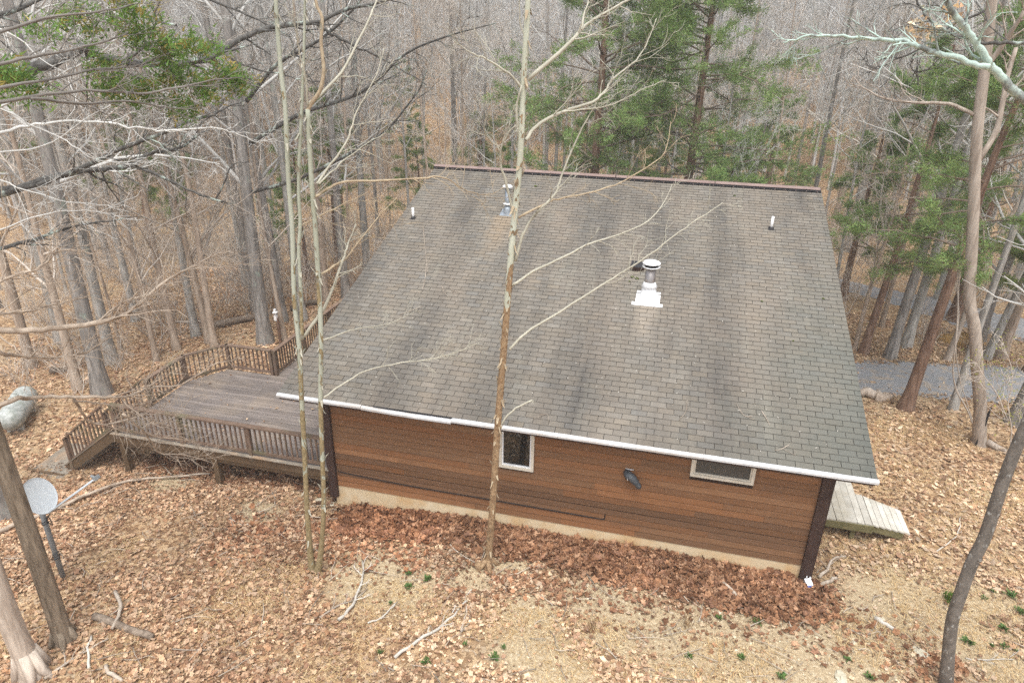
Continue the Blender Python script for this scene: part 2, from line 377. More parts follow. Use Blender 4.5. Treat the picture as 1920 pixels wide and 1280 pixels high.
M['dish'] = simple_mat('light_grey_dish', (.44,.48,.51), (.54,.58,.60), 14, rough=.5, bmp=.1)
M['tank'] = simple_mat('lichened_white_tank', (.22,.24,.22), (.50,.52,.50), 5, rough=.6, bmp=.15, dirt=(.20,.22,.18))
M['greymetal'] = simple_mat('grey_painted_steel', (.17,.19,.20), (.26,.28,.29), 5, rough=.5)
M['black'] = simple_mat('black_plastic', (.010,.010,.011), (.02,.02,.022), 6, rough=.5)
M['bagplastic'] = simple_mat('black_bag', (.035,.042,.05), (.075,.085,.095), 18, rough=.4, bmp=.6, spec=.5)
M['blue'] = simple_mat('blue_print', (.03,.08,.35), (.05,.12,.5), 9, rough=.5)
M['stone'] = simple_mat('pale_stone', (.40,.36,.26), (.62,.58,.46), 4, bmp=.6, var=.12)
M['litter'] = tint_mat('dead_leaf', .75, .12, mottle=.3); M['straw'] = tint_mat('dry_grass_blade', .8, .15)
M['green'] = tint_mat('green_weed', .6, .25); M['foliage'] = tint_mat('cedar_foliage', .7, .45)
M['bark_grey'] = bark_mat('grey_bark', (.20,.190,.172), (.47,.455,.42), 9, (.34,.37,.31), .05)
M['bark_dark'] = bark_mat('dark_grey_bark', (.12,.109,.099), (.32,.30,.275), 8, (.26,.29,.25), .1)
M['bark_tan'] = bark_mat('tan_bark', (.27,.205,.155), (.50,.41,.325), 9)
M['bark_cedar'] = bark_mat('cedar_bark', (.105,.058,.038), (.27,.175,.125), 11, (.30,.26,.215), .05)
M['bark_pale'] = bark_mat('pale_dead_wood', (.27,.215,.17), (.50,.43,.36), 7)
M['bark_left'] = bark_mat('ridged_grey_brown_bark', (.115,.088,.062), (.31,.25,.185), 12, bmp=1.0)
M['bark_lichen'] = bark_mat('lichen_branch', (.15,.165,.15), (.30,.32,.30), 7, (.48,.60,.53), .75, (1,1,1), .6)
M['bark_darkbranch'] = bark_mat('dark_lichen_branch', (.035,.032,.028), (.12,.115,.105), 8, (.36,.42,.37), .22, (1,1,1), .8)
M['bark_tanbranch'] = bark_mat('smooth_tan_branch', (.22,.165,.12), (.46,.38,.30), 6, None, 0, (.6,.6,.6), .4)
M['bark_smooth'] = bark_mat('smooth_grey_sapling', (.10,.088,.075), (.20,.178,.155), 9, (.46,.46,.43), .12, (1,1,.7), .4, .1, 13)
M['twig_grey'] = simple_mat('grey_twig', (.38,.372,.345), (.59,.58,.55), 1.2, var=.2)
M['twig_tan'] = simple_mat('tan_twig', (.40,.345,.29), (.60,.54,.47), 1.2, var=.2)
M['twig_cedar'] = simple_mat('cedar_twig', (.15,.112,.085), (.29,.23,.18), 1.5, var=.15)
M['twig_dark'] = simple_mat('dark_twig', (.13,.115,.10), (.26,.24,.215), 1.2, var=.15)
M['twig_pale'] = simple_mat('pale_twig', (.40,.37,.32), (.58,.55,.49), 2.0, var=.15)
M['twig_far_hazed'] = simple_mat('far_twig_haze_paled', (.54,.535,.52), (.72,.715,.70), .2)  # far trees paled in colour to stand in for distance haze
M['syc_mid'] = sycamore_mat('sycamore_bark', 6.4, .13, (.53,.55,.455), (.44,.45,.355), (.19,.115,.062), (.36,.25,.145))
M['syc_twin'] = sycamore_mat('sycamore_bark_mottled', 4.2, .045, (.42,.44,.36), (.33,.34,.26), (.20,.155,.080), (.33,.26,.145))
M['syc_limb'] = simple_mat('sycamore_limb', (.32,.30,.235), (.48,.46,.375), 3.0, kind='World', bmp=.1)
M['syc_brown'] = simple_mat('sycamore_brown_limb', (.27,.20,.13), (.46,.38,.26), 5.0, kind='World', bmp=.2)
M['deadstick'] = simple_mat('dry_stick', (.25,.20,.155), (.46,.40,.33), 6, var=.2, bmp=.5)
M['log'] = bark_mat('fallen_log', (.10,.075,.055), (.25,.20,.155), 8, None, 0, (1,1,1), .9)

def deck_mat():
    m, n, b = new_mat('deck_board'); v = coords(n, 'World', (.35,6,1))
    f = noise(n, v, 4, 5, .65); c = ramp(n, f, [(.3, (.125,.105,.096)), (.6, (.22,.19,.172)), (.8, (.30,.26,.23))])
    k = ramp(n, noise(n, coords(n, 'World'), .75, 5, .7), [(.48, 0.0), (.66, .7)]); c = mixc(n, k, c, (.27,.22,.175))
    c = mixc(n, 1.0, c, ramp(n, obj_random(n), [(0, .8), (1, 1.2)]), 'MULTIPLY')
    n.links.new(c, b.inputs['Base Color']); b.inputs['Roughness'].default_value = .6; bump(n, b, f, .3, .006); return m
M['deckwood'] = deck_mat()

# ------------------------------------------------------------------ terrain and roads
def axis_pts(lo, hi, dlo, dhi, step):
    a = list(np.arange(dlo, dhi+1e-6, step)); s = step
    while a[-1] < hi: s *= 1.13; a.append(a[-1]+min(s, 6))
    s = step; b = [a[0]]
    while b[-1] > lo: s *= 1.13; b.append(b[-1]-min(s, 6))
    return np.array(b[:0:-1]+a)
def build_ground():
    xs = axis_pts(-150, 150, -14, 25, .24); ys = axis_pts(-30, 150, -8, 22, .24)
    X, Y = np.meshgrid(xs, ys); Z = hgt(X, Y); nx, ny = len(xs), len(ys)
    i = np.arange(ny-1)[:, None]*nx+np.arange(nx-1)[None, :]
    Q = np.stack([i, i+1, i+nx+1, i+nx], -1).reshape(-1, 4)
    mb = MB(); mb.add(np.stack([X, Y, Z], -1).reshape(-1, 3), Q)
    go_ = mb.build('ground', M['ground'], smooth=True); at_ = go_.data.attributes.new('soil', 'FLOAT', 'POINT'); at_.data.foreach_set('value', soil_amount(X, Y).astype(np.float32).ravel())
    tag(go_, 'leaf covered woodland ground sloping into a wooded hillside', kind='structure')
SOIL = [(gp(u, v)[:2], r) for u, v, r in ((700, 1085, .85), (1120, 1110, .6), (1290, 1225, 1.0), (1480, 1190, .9), (1700, 1120, .9), (320, 905, .6), (1620, 1130, .6), (1850, 1130, .7), (480, 960, .5), (1840, 920, .5), (880, 1085, .5), (1400, 1170, .6), (1780, 1200, .8), (1000, 1150, .6), (1150, 1200, .5), (1600, 1240, .8), (960, 1060, .4), (1050, 1260, .6), (1880, 1250, .7), (1450, 1215, 2.0), (1730, 1150, 1.5), (1150, 1140, .9), (760, 1090, .9), (1000, 1220, .7), (1250, 1180, 1.0), (1600, 1180, 1.2))]
def soil_amount(x, y):
    """bare patches of pale soil in the yard"""
    a = np.zeros(np.shape(x))
    for (c, r) in SOIL: a = np.maximum(a, np.exp(-((x-c[0])**2+((y-c[1])*1.25)**2)/(r*r)*1.1))
    return np.clip(a*(.45+.9*vnoise(x*2.3, y*2.3, 17)+.35*vnoise(x*6, y*6, 18))*1.35, 0, 1)
build_ground()
def ribbon(name, P, w, label):
    P = np.asarray(P); t = np.gradient(P, axis=0); t /= np.linalg.norm(t, axis=1)[:, None]; nrm = np.stack([-t[:, 1], t[:, 0]], 1)
    k = 9; rng = np.random.default_rng(4); mb = MB(); rows = []
    ed = .12*rng.standard_normal((len(P), 2))
    for j in range(k):
        s = (j/(k-1)-.5)*w
        off = s+(ed[:, 0] if j == 0 else ed[:, 1] if j == k-1 else 0)
        q = P+nrm*np.reshape(np.broadcast_to(off, (len(P),)), (-1, 1)); crown = .02*(1-(2*s/w)**2)
        rows.append(np.stack([q[:, 0], q[:, 1], hgt(q[:, 0], q[:, 1])+.012+crown], 1))
    V = np.stack(rows, 1).reshape(-1, 3); n = len(P)
    i = np.arange(n-1)[:, None]*k+np.arange(k-1)[None, :]
    mb.add(V, np.stack([i, i+k, i+k+1, i+1], -1).reshape(-1, 4))
    return tag(mb.build(name, M['asphalt'], smooth=True), label, kind='structure')
ribbon('driveway', smooth_path(np.c_[ROAD_NEAR, np.zeros(len(ROAD_NEAR))], 3)[:, :2], 3.0, 'narrow grey asphalt driveway bending through the trees')


# ------------------------------------------------------------------ the house
HW_, HE, OF, SL, YR = 11.0, 2.665, .434, .2983, 10.273
OL, OR_ = .835, .66
SLN = math.hypot(1, SL); RL = (YR+OF)*SLN
RX = np.array([1.,0,0]); RV = np.array([0, 1/SLN, SL/SLN]); RN = np.cross(RX, RV)
def rp(x, v, w=0.0): return np.array([0, -OF, HE])+RX*x+RV*v+RN*w
RM = np.stack([RX, RV, RN], 1)
def roof_z(y): return HE+(y+OF)*SL
house = thing('house', 'brown wood sided cabin with a broad worn shingle roof', 'house', (0,0,0))
rng = np.random.default_rng(11)

# foundation
mb = MB(); mb.box((5.5, .16, -.72), (10.86, .24, 1.44)); mb.box((.19, 5.1, -.9), (.24, 9.6, 1.8)); mb.box((10.81, 5.1, -.9), (.24, 9.6, 1.8)); mb.box((5.5, 9.9, -1.1), (10.86, .24, 2.2))
mb.build('foundation', M['concrete'], house)
# walls behind the siding
wall = MB(); wall.box((5.5, .16, 1.32), (10.9, .2, 2.62))
front = wall.build('front_wall', M['sheath'], house)
for nm, xx, s in (('gable_wall', .1, -1), ('gable_wall', 10.9, 1)):
    mb = MB(); y0, y1 = .27, 10.0
    pts = [(y0, 0), (y1, 0), (y1, roof_z(y1)-.12), (y0, roof_z(y0)-.12)]
    V = [(xx-.1, a, b) for a, b in pts]+[(xx+.1, a, b) for a, b in pts]
    mb.add(V, [[0,3,2,1],[4,5,6,7],[0,1,5,4],[1,2,6,5],[2,3,7,6],[3,0,4,7]], col=(1,1,1))
    for k in range(int(5.2/.158)):
        z0 = .158*k; ya = y0+.02; za = z0+.158
        if za > roof_z(y1)-.2: break
        yy = max(ya, (za-HE+.12)/SL-OF+.05) if za > roof_z(ya)-.15 else ya
        t = rng.uniform(.75, 1.2); mb.box((xx+s*.112, (yy+y1)/2, z0+.079), (.02, y1-yy, .154), np.array(Matrix.Rotation(-s*.07, 3, 'Y')), col=(t, t, t))
    mb.build(nm, M['siding'], house)
mb = MB(); mb.box((5.5, 9.9, 2.8), (10.7, .2, 5.5), col=(1,1,1)); mb.build('back_wall', M['siding'], house)

# siding boards, one object each
EXP = .158
WIN = [(4.235, 5.022, 1.305, 2.50), (8.335, 9.595, 1.829, 2.52)]
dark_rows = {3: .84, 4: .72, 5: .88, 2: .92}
for r in range(17):
    z0 = r*EXP-.012; z1 = min(z0+EXP+.022, 2.66)
    if z1-z0 < .05: break
    cuts = [.16]; x = .16
    while True:
        x += rng.uniform(1.5, 4.2)
        if x > 10.2: break
        cuts.append(x)
    cuts.append(10.86)
    spans = []
    for a, b in zip(cuts[:-1], cuts[1:]):
        segs = [(a, b)]
        for wx0, wx1, wz0, wz1 in WIN:
            if z0+EXP > wz0+.02 and z0 < wz1:
                ns = []
                for p, q in segs:
                    if q <= wx0 or p >= wx1: ns.append((p, q))
                    else:
                        if p < wx0-.03: ns.append((p, wx0))
                        if q > wx1+.03: ns.append((wx1, q))
                segs = ns
        spans += segs
    for a, b in spans:
        a += .0015; b -= .0015; y0, y1 = .058, .036+rng.uniform(-.002, .002)
        if r == 3 and b < 9: y1 -= .006
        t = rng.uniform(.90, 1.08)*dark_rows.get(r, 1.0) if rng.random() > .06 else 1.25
        if r >= 12: t *= .92  # top rows tinted darker, standing in for shade below the eave
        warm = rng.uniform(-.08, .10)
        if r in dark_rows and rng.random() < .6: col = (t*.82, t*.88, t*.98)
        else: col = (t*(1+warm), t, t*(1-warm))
        sag = rng.uniform(-.002, .002)
        mb = MB()
        gz = .012 if r != 3 else .020
        zt_ = min(z0+EXP-gz, 2.66); yb = .0585; yf = .030+rng.uniform(-.002, .002)
        V = [(a, yf-.004, z0+sag), (b, yf-.004, z0-sag), (b, yb, z0-sag), (a, yb, z0+sag), (a, yf+.004, zt_+sag), (b, yf+.004, zt_-sag), (b, yb, zt_-sag), (a, yb, zt_+sag)]
        mb.add(V, [[0,1,5,4],[1,2,6,5],[3,0,4,7]], col=col); mb.add(V, [[0,3,2,1],[4,5,6,7]], m=1, col=col)
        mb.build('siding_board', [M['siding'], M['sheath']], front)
mb = MB(); mb.box((5.5, .03, 2.72), (10.9, .05, .10)); mb.build('frieze_board', M['trim'], house)

# corner boards
mb = MB(); mb.box((.06, .0, 1.17), (.20, .10, 2.98)); mb.box((-.06, .10, 1.17), (.05, .18, 2.98)); mb.build('corner_board', M['trim'], house)
mb = MB(); mb.box((10.95, -.005, 1.15), (.20, .10, 3.05)); mb.box((11.075, .10, 1.15), (.05, .20, 3.05)); mb.build('corner_board', M['trim'], house)
# roof deck, soffit, fascia, beams
roof = None
mb = MB()
xl, xr = -OL, HW_+OR_
c = rp((xl+xr)/2, RL/2, -.09); mb.box(c, (xr-xl-.05, RL-.02, .15), RM)
roof = mb.build('roof', M['underlay'], house)
mb = MB()      # slope on the far side of the ridge
by = YR+4.2; V = []
for (x, y, z) in ((xl, YR, roof_z(YR)), (xr, YR, roof_z(YR)), (xr, by, roof_z(YR)-4.2*SL), (xl, by, roof_z(YR)-4.2*SL)):
    V.append((x, y+.005, z-.006))
V += [(a, b, z-.15) for a, b, z in V]
mb.add(V, [[0,1,2,3],[7,6,5,4],[0,4,5,1],[1,5,6,2],[2,6,7,3],[3,7,4,0]]); mb.build('back_slope', M['underlay'], house)
mb = MB(); mb.box((5.5, YR+3.9, 1.0), (10.6, .2, 6.6), col=(1,1,1)); mb.build('rear_wall', M['siding'], house)
mb = MB(); mb.box(((xl+xr)/2, -OF+.02, HE-.085), (xr-xl-.03, .035, .15)); mb.build('fascia_board', M['trim'], roof)
for xx in (xl+.02, xr-.02):
    mb = MB(); a = rp(xx, .04, -.10); b = rp(xx, RL-.05, -.10); mb.beam(a, b, .04, .20, RN); mb.build('rake_board', M['trim'], roof)
mb = MB(); mb.box(((xl+xr)/2, -.2, HE-.02), (xr-xl-.2, .42, .02), np.array(Matrix.Rotation(math.atan(SL), 3, 'X'))); mb.build('soffit', M['trim'], roof)
for xa, xb in ((-.56, -.05), (11.12, 11.42)):
    mb = MB(); prof = [(.0, -.24), (.0, .0)]
    mb.box(((xa+xb)/2, .02, 2.50), (xb-xa, .13, .20)); e = xa if xa < 0 else xb
    for k in range(5):
        an = math.pi/2*k/5; mb.box((e+(.05*math.cos(an)-.01)*(1 if xa > 0 else -1), .02, 2.50+.075-.03*k), (.05, .128, .05))
    mb.build('beam_end', M['trim'], house)

# shingles: courses of tabs, the lowest courses one object each
TW, CE = .3347, .158
NC = int(RL/CE)+1
field = MB(); n_single = 0
def shingle_geo(mb, x0, x1, v0, v1, lift, col):
    V = [rp(x0, v0, lift), rp(x1, v0, lift), rp(x1, v1, .004), rp(x0, v1, .004), rp(x0, v0, .001), rp(x1, v0, .001), rp(x1, v1, .0), rp(x0, v1, .0)]
    mb.add(V, [[0,1,2,3]], m=0, col=col); k = mb.n
    mb.add(V, [[0,4,5,1],[1,5,6,2],[3,7,4,0]], m=1, col=col)
for ci in range(NC):
    v0 = ci*CE-.012; v1 = min(v0+CE+.03, RL-.01)
    off = [0, .5, .25, .75][ci % 4]*TW if False else ((ci % 2)*.5+.06*((ci//2) % 3))*TW
    x = xl-off
    while x < xr:
        a, b = max(x, xl)+.005, min(x+TW, xr)-.005
        if b-a > .03:
            base = rng.normal(.0, 1)
            t = .153*(1+.06*base); wv = rng.normal(0, .02)
            col = (t*(1.12+wv), t*1.01, t*(.85-wv))
            if rng.random() < .03: col = tuple(q*1.15 for q in col)
            lift = .016+rng.uniform(-.002, .004)
            if ci < 7 and n_single < 290:
                one = MB(); shingle_geo(one, a, b, v0, v1, lift, col); one.build('shingle', [M['shingle'], M['shingle_edge']], roof); n_single += 1
            else: shingle_geo(field, a, b, v0+rng.uniform(-.004, .004), v1, lift, col)
        x += TW
tag(field.build('shingle_field', [M['shingle'], M['shingle_edge']], roof), kind='stuff')

# white metal edge along the eave in lengths, one of them sagging
def edge_piece(x0, x1, drop0, drop1, tilt):
    mb = MB(); n = 8; V = []
    for k in range(n+1):
        t = k/n; x = x0+(x1-x0)*t; dz = drop0+(drop1-drop0)*t+.012*math.sin(t*math.pi)*(-1 if tilt else 0)
        p = rp(x, -.012, .012); q = p+np.array([0, -.064, -.034+dz]); r_ = q+np.array([0, .004, -.05])
        V += [p+np.array([0,0,dz*.8]), q, r_]
    Q = []
    for k in range(n):
        i = 3*k
        for j in (0, 1): Q.append([i+j, i+j+1, i+j+4, i+j+3])
    mb.add(V, Q); o = mb.build('eave_flashing', M['white_metal'], roof)
    sm = o.modifiers.new('thick', 'SOLIDIFY'); sm.thickness = .004
for a in ((xl, 1.22, 0, 0, 0), (1.225, 3.30, -.012, -.040, 1), (3.305, 5.6, -.004, 0, 0), (5.605, 8.5, 0, -.003, 0), (8.505, 10.95, -.002, 0, 0), (10.955, xr+.02, -.004, 0, 0)): edge_piece(*a)
# black strip standing in for shade where the sagging length left the shingles
mb = MB(); mb.beam(rp(1.5, -.017, .0165), rp(3.32, -.017, .0165), .028, .006, RN); mb.build('gap_shade_strip', M['black'], roof)
# ridge metal
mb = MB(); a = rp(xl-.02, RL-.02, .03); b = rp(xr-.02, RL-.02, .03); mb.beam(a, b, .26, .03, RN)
mb.build('ridge_vent_shade', M['black'], roof)  # vent strip coloured black as the shade beneath the ridge cap
mb = MB()
for k in range(4):
    p0 = a+(b-a)*(k/4)+RN*.035+RV*.03; p1 = a+(b-a)*((k+1)/4-.002)+RN*.035+RV*.03
    mb.beam(p0, p1, .17, .014, RN)
for t in np.arange(.01, 1, .0245): mb.box(a+(b-a)*t+RN*.022-RV*.155, (.022, .02, .018), RM)
mb.build('ridge_cap', M['ridge'], roof)

# windows
for k, (x0, x1, z0, z1) in enumerate(WIN):
    w = MB(); t = .062
    for (cx, cz, sx, sz) in ((x0+t/2, (z0+z1)/2, t, z1-z0), (x1-t/2, (z0+z1)/2, t, z1-z0), ((x0+x1)/2, z0+t/2, x1-x0-2*t, t), ((x0+x1)/2, z1-t/2, x1-x0-2*t, t)):
        w.box((cx, .012, cz), (sx, .075, sz))
    wo_ = w.build('window', M['frame'], house)
    s = MB(); i = t+.001; st = .03
    for (cx, cz, sx, sz) in ((x0+i+st/2, (z0+z1)/2, st, z1-z0-2*i), (x1-i-st/2, (z0+z1)/2, st, z1-z0-2*i), ((x0+x1)/2, z0+i+st/2, x1-x0-2*i-2*st, st), ((x0+x1)/2, z1-i-st/2, x1-x0-2*i-2*st, st)):
        s.box((cx, .025, cz), (sx, .05, sz))
    s.build('sash', M['white'] if k == 0 else M['frame'], wo_)
    g = MB(); j = i+st; g.box(((x0+x1)/2, .04, (z0+z1)/2), (x1-x0-2*j, .012, z1-z0-2*j)); g.build('pane', M['glass'] if k == 0 else M['screen'], wo_)

# flue pipe with flashing, storm collar and cap
def seg_lathe(name, prof, c, mat, parent, seg=28, smooth=True):
    mb = MB(); mb.lathe(prof, c, seg); return mb.build(name, mat, parent, smooth)
cx, cy = 6.985, 4.32; bz = roof_z(cy)
flue = seg_lathe('flue_pipe', [(.0, .0), (.132, .0), (.132, .86), (.0, .86)], (cx, cy, bz-.1), M['flue'], house); flue['label'] = 'thick steel flue with a white conical base'
seg_lathe('flashing_cone', [(.225, -.10), (.22, .02), (.165, .26), (.14, .30), (.0, .30)], (cx, cy, bz), M['white'], flue)
seg_lathe('storm_collar', [(.135, .40), (.145, .385), (.205, .275), (.19, .268), (.12, .27)], (cx, cy, bz), M['white'], flue)
mb = MB(); mb.box(rp(cx, (cy+OF)*SLN-.36, .016), (.76, .12, .012), RM); mb.box(rp(cx, (cy+OF)*SLN-.05, .013), (.60, .5, .006), RM); mb.build('flashing_plate', M['white'], flue)
seg_lathe('cap', [(.0, .985), (.10, .975), (.19, .945), (.225, .915), (.225, .90), (.0, .90)], (cx, cy, bz-.02), M['white'], flue)
seg_lathe('cap_ring', [(.12, .79), (.205, .80), (.225, .825), (.215, .83), (.15, .815), (.12, .82)], (cx, cy, bz-.02), M['white'], flue)
seg_lathe('cap_screen', [(.165, .80), (.165, .91)], (cx, cy, bz-.02), M['black'], flue)
# slim galvanised vent
cx, cy = 2.40, 7.72; bz = roof_z(cy)
v2 = seg_lathe('vent_pipe', [(.0, -.05), (.078, -.05), (.078, .76), (.0, .76)], (cx, cy, bz), M['galv'], house); v2['label'] = 'slim blue grey vent pipe with a mushroom cap'
seg_lathe('flashing_cone', [(.115, -.05), (.11, .12), (.085, .20), (.0, .20)], (cx, cy, bz), M['galv'], v2)
seg_lathe('storm_collar', [(.08, .31), (.135, .285), (.13, .275), (.07, .275)], (cx, cy, bz), M['white'], v2)
seg_lathe('cap', [(.0, .87), (.09, .855), (.15, .82), (.155, .79), (.13, .77), (.08, .76), (.0, .76)], (cx, cy, bz), M['white'], v2)
mb = MB(); mb.box(rp(cx, (cy+OF)*SLN, .014), (.40, .42, .006), RM); mb.build('flashing_plate', M['galv'], v2)
for cx, cy, hh_ in ((-.40, 7.0, .33), (10.1, 7.92, .36)):
    bz = roof_z(cy)
    pv = seg_lathe('vent_pipe', [(.0, -.05), (.038, -.05), (.038, hh_), (.030, hh_), (.028, hh_-.03), (.0, hh_-.03)], (cx, cy, bz), M['pvc'], house, 16)
    pv['label'] = 'short white plumbing pipe through the shingles'
    mb = MB(); mb.box(rp(cx, (cy+OF)*SLN-.01, .014), (.16, .16, .006), RM); mb.lathe([(.085, .0), (.07, .035), (.045, .07), (.0, .07)], (cx, cy, bz), 16); mb.build('boot', M['rubber'], pv)
mb = MB(); mb.box(rp(6.60, (5.45+OF)*SLN, .055), (.34, .26, .13), RM); bx_ = mb.build('box_vent', M['trim'], house); bx_['label'] = 'low dark box vent beside the flue'
mb = MB(); mb.box(rp(6.60, (5.45+OF)*SLN+.03, .128), (.37, .30, .012), RM); mb.build('hood', M['rubber'], bx_)

# cable and bagged hose on the front wall
mb = MB(); cab = [(.2, .015, .42), (.6, .012, .39), (2.2, .010, .345), (4.2, .010, .345), (6.3, .010, .33), (6.62, .008, .33), (6.66, .01, .36), (6.67, .012, .47)]
mb.tube(smooth_path(cab, 5), .011, 6); tag(mb.build('wall_cable', M['black'], smooth=True), 'thin black cable sagging along the lower siding boards', 'cable')
hose = thing('bagged_hose', 'stubby hose end wrapped in black plastic on the siding', 'hose', (7.13, .0, 1.62))
mb = MB(); P = smooth_path([(-.10, .05, .03), (-.05, -.07, .035), (.04, -.11, .0), (.14, -.12, -.10), (.23, -.12, -.22)], 5); r = np.array([.06+.035*math.sin(min(1, k/len(P)*1.25)*math.pi)+.008*math.sin(k*2.3) for k in range(len(P))]); r[-1] = .03; r[0] = .04
mb.tube(P, r, 12); mb.build('wrapped_end', M['bagplastic'], hose, True)
mb = MB(); an = np.linspace(0, 2*math.pi, 14); mb.tube(np.stack([.0+.02*np.cos(an)-.03, -.075+.095*np.cos(an), .01+.098*np.sin(an)], 1), .008, 5, cap=False); mb.build('tie', M['white'], hose, True)
mb = MB(); mb.tube([(-.12, .03, .12), (-.02, .0, .13), (.06, .02, .12)], .009, 5); mb.build('bracket', M['white'], hose, True)
# white and blue drain piece at the corner
dr = thing('drain_elbow', 'white drain elbow with a blue patch at the house corner', 'drain', (11.02, -.14, hh(11.0, -.2)))
mb = MB(); R_ = np.array(Matrix.Rotation(.35, 3, 'X') @ Matrix.Rotation(.3, 3, 'Z')); mb.box((0, 0, .09), (.13, .16, .12), R_); mb.lathe([(.05, .10), (.05, .20), (.04, .20), (.04, .12)], (0, .05, .0), 12); mb.build('body', M['white'], dr)
mb = MB(); mb.box((.01, -.085, .06), (.09, .02, .06), R_); mb.build('patch', M['blue'], dr)
# moss cushions on the roof
for k, (x, y, s) in enumerate(((6.50, 5.05, .055), (6.63, 5.0, .05), (6.45, 4.86, .028), (2.9, 9.4, .05), (9.1, 9.62, .04), (9.75, 4.55, .035), (11.2, 4.9, .03), (10.4, 3.2, .03))):
    mb = MB(); mb.lathe([(s*.1, 0), (s*1.1, .0), (s*.95, s*.3), (s*.5, s*.55), (0, s*.6)], (0,0,0), 9)
    mb.V[-1] *= (1+.25*np.random.default_rng(k).standard_normal((len(mb.V[-1]), 1)))
    o = mb.build('moss_tuft', M['moss'], None, True); o.location = rp(x, (y+OF)*SLN, .012)
    lab = ['green moss cushion just below the box vent', 'green moss cushion between box vent and flue', 'tiny moss cushion below the box vent cushions', 'olive moss cushion close under the ridge near the vent pipe', 'olive moss cushion under the ridge on the right', 'moss cushion on the dark right part of the roof', 'moss speck near the right roof edge', 'lowest moss speck on the right part of the roof'][k]
    tag(o, lab, 'moss', 'moss cushions on the roof')

# ------------------------------------------------------------------ deck, stairs and walkways
DZ, RZ = .457, 1.31
deck = thing('deck', 'dark weathered timber deck with brown railings beside the cabin', 'deck', (0,0,0))
rng = np.random.default_rng(21)
def left_edge(y):
    if y < 3.0: return -6.22
    if y < 4.05: return -6.22+(y-3.0)/1.05*.72
    return -3.92
y = .03
while y < 9.2:
    yc = y+.068; x0 = left_edge(yc); x1 = -.06
    cuts = [x0, x1] if rng.random() < .35 or x1-x0 < 3.5 else [x0, x0+rng.uniform(2, x1-x0-1.2), x1]
    for a, b in zip(cuts[:-1], cuts[1:]):
        mb = MB(); mb.box(((a+b)/2, yc, DZ-.018+rng.uniform(-.002, .002)), (b-a-.004, .134, .036)); mb.build('deck_board', M['deckwood'], deck)
    y += .1415
def rim(a, b, w=.045, h=.24): mb = MB(); mb.beam((*a, DZ-.04-h/2), (*b, DZ-.04-h/2), w, h); mb.build('rim_beam', M['rim'], deck)
CORN = [(-.17, .03), (-6.10, .03), (-6.22, 1.42), (-6.25, 2.98), (-5.50, 4.02), (-3.88, 4.02), (-3.86, 9.1)]
rim((-.0, .012), (-6.22, .012)); rim((-6.205, .04), (-6.205, 3.0)); rim((-6.2, 3.02), (-5.5, 4.04)); rim((-5.48, 4.05), (-3.9, 4.05)); rim((-3.90, 4.09), (-3.90, 9.15))
mb = MB(); mb.beam((-.0, .012, DZ-.012), (-6.26, .012, DZ-.012), .17, .02); mb.build('edge_board', M['ramp_grey'], deck)
for yj in np.arange(.5, 9, .8):
    x0 = left_edge(yj)+.1; mb = MB(); mb.beam((x0, yj, DZ-.13), (-.05, yj, DZ-.13), .05, .17); mb.build('joist', M['trim'], deck)
mb = MB(); mb.beam((-6.1, .1, DZ-.33), (-.1, .1, DZ-.33), .09, .19); mb.build('girder', M['rim'], deck)
for x, y in ((-6.08, .10), (-3.28, .10), (-.6, .6), (-6.1, 2.9), (-3.3, 2.9), (-4.0, 4.0), (-3.8, 6.5), (-3.8, 9.0)):
    g = hh(x, y); mb = MB(); mb.box((x, y, (g-.15+DZ-.3)/2), (.15, .15, DZ-.3-g+.15)); mb.build('support_post', M['rim'], deck)
def railing(parent, a, b, za, zb, top=.853, posts=True, first=True, last=True, gap=.135):
    a = np.array([*a, za]); b = np.array([*b, zb]); L = np.linalg.norm((b-a)[:2]); up = np.array([0, 0, 1.])
    d = (b-a)/np.linalg.norm(b-a)
    mb = MB(); mb.beam(a+up*(top-.02), b+up*(top-.02), .135, .038, ext=.04); mb.build('top_rail', M['railwood'], parent)
    mb = MB(); mb.beam(a+up*.10, b+up*.10, .045, .075); mb.build('bottom_rail', M['railwood'], parent)
    n = max(1, int(round(L/1.9))) if posts else 1
    ts = np.linspace(0, 1, n+1)
    for k, t in enumerate(ts):
        if (k == 0 and not first) or (k == n and not last): continue
        p = a+(b-a)*t; mb = MB(); mb.box((p[0], p[1], p[2]+(top-.04-.16)/2), (.092, .092, top-.04+.16)); mb.build('rail_post', M['railwood'], parent)
    m = int(L/gap); al = math.atan2(d[1], d[0])
    for k in range(1, m):
        t = k/m; p = a+(b-a)*t
        if posts and min(abs(t-q) for q in ts)*L < .06: continue
        lo, hi = .05, top-.04
        mb = MB(); mb.box((0, 0, 0), (.036, .036, hi-lo), rotz(al)); o = mb.build('baluster', M['railwood'], parent)
        o.location = (p[0]+rng.uniform(-.004, .004), p[1]+.0, p[2]+(lo+hi)/2); o.rotation_euler = (rng.uniform(-.012, .012), rng.uniform(-.012, .012), 0)
railing(deck, CORN[0], CORN[1], DZ, DZ, first=False)
railing(deck, CORN[2], CORN[3], DZ, DZ); railing(deck, CORN[3], CORN[4], DZ, DZ, first=False)
railing(deck, CORN[4], (-4.02, 4.02), DZ, DZ, first=False); railing(deck, CORN[5], CORN[6], DZ, DZ)
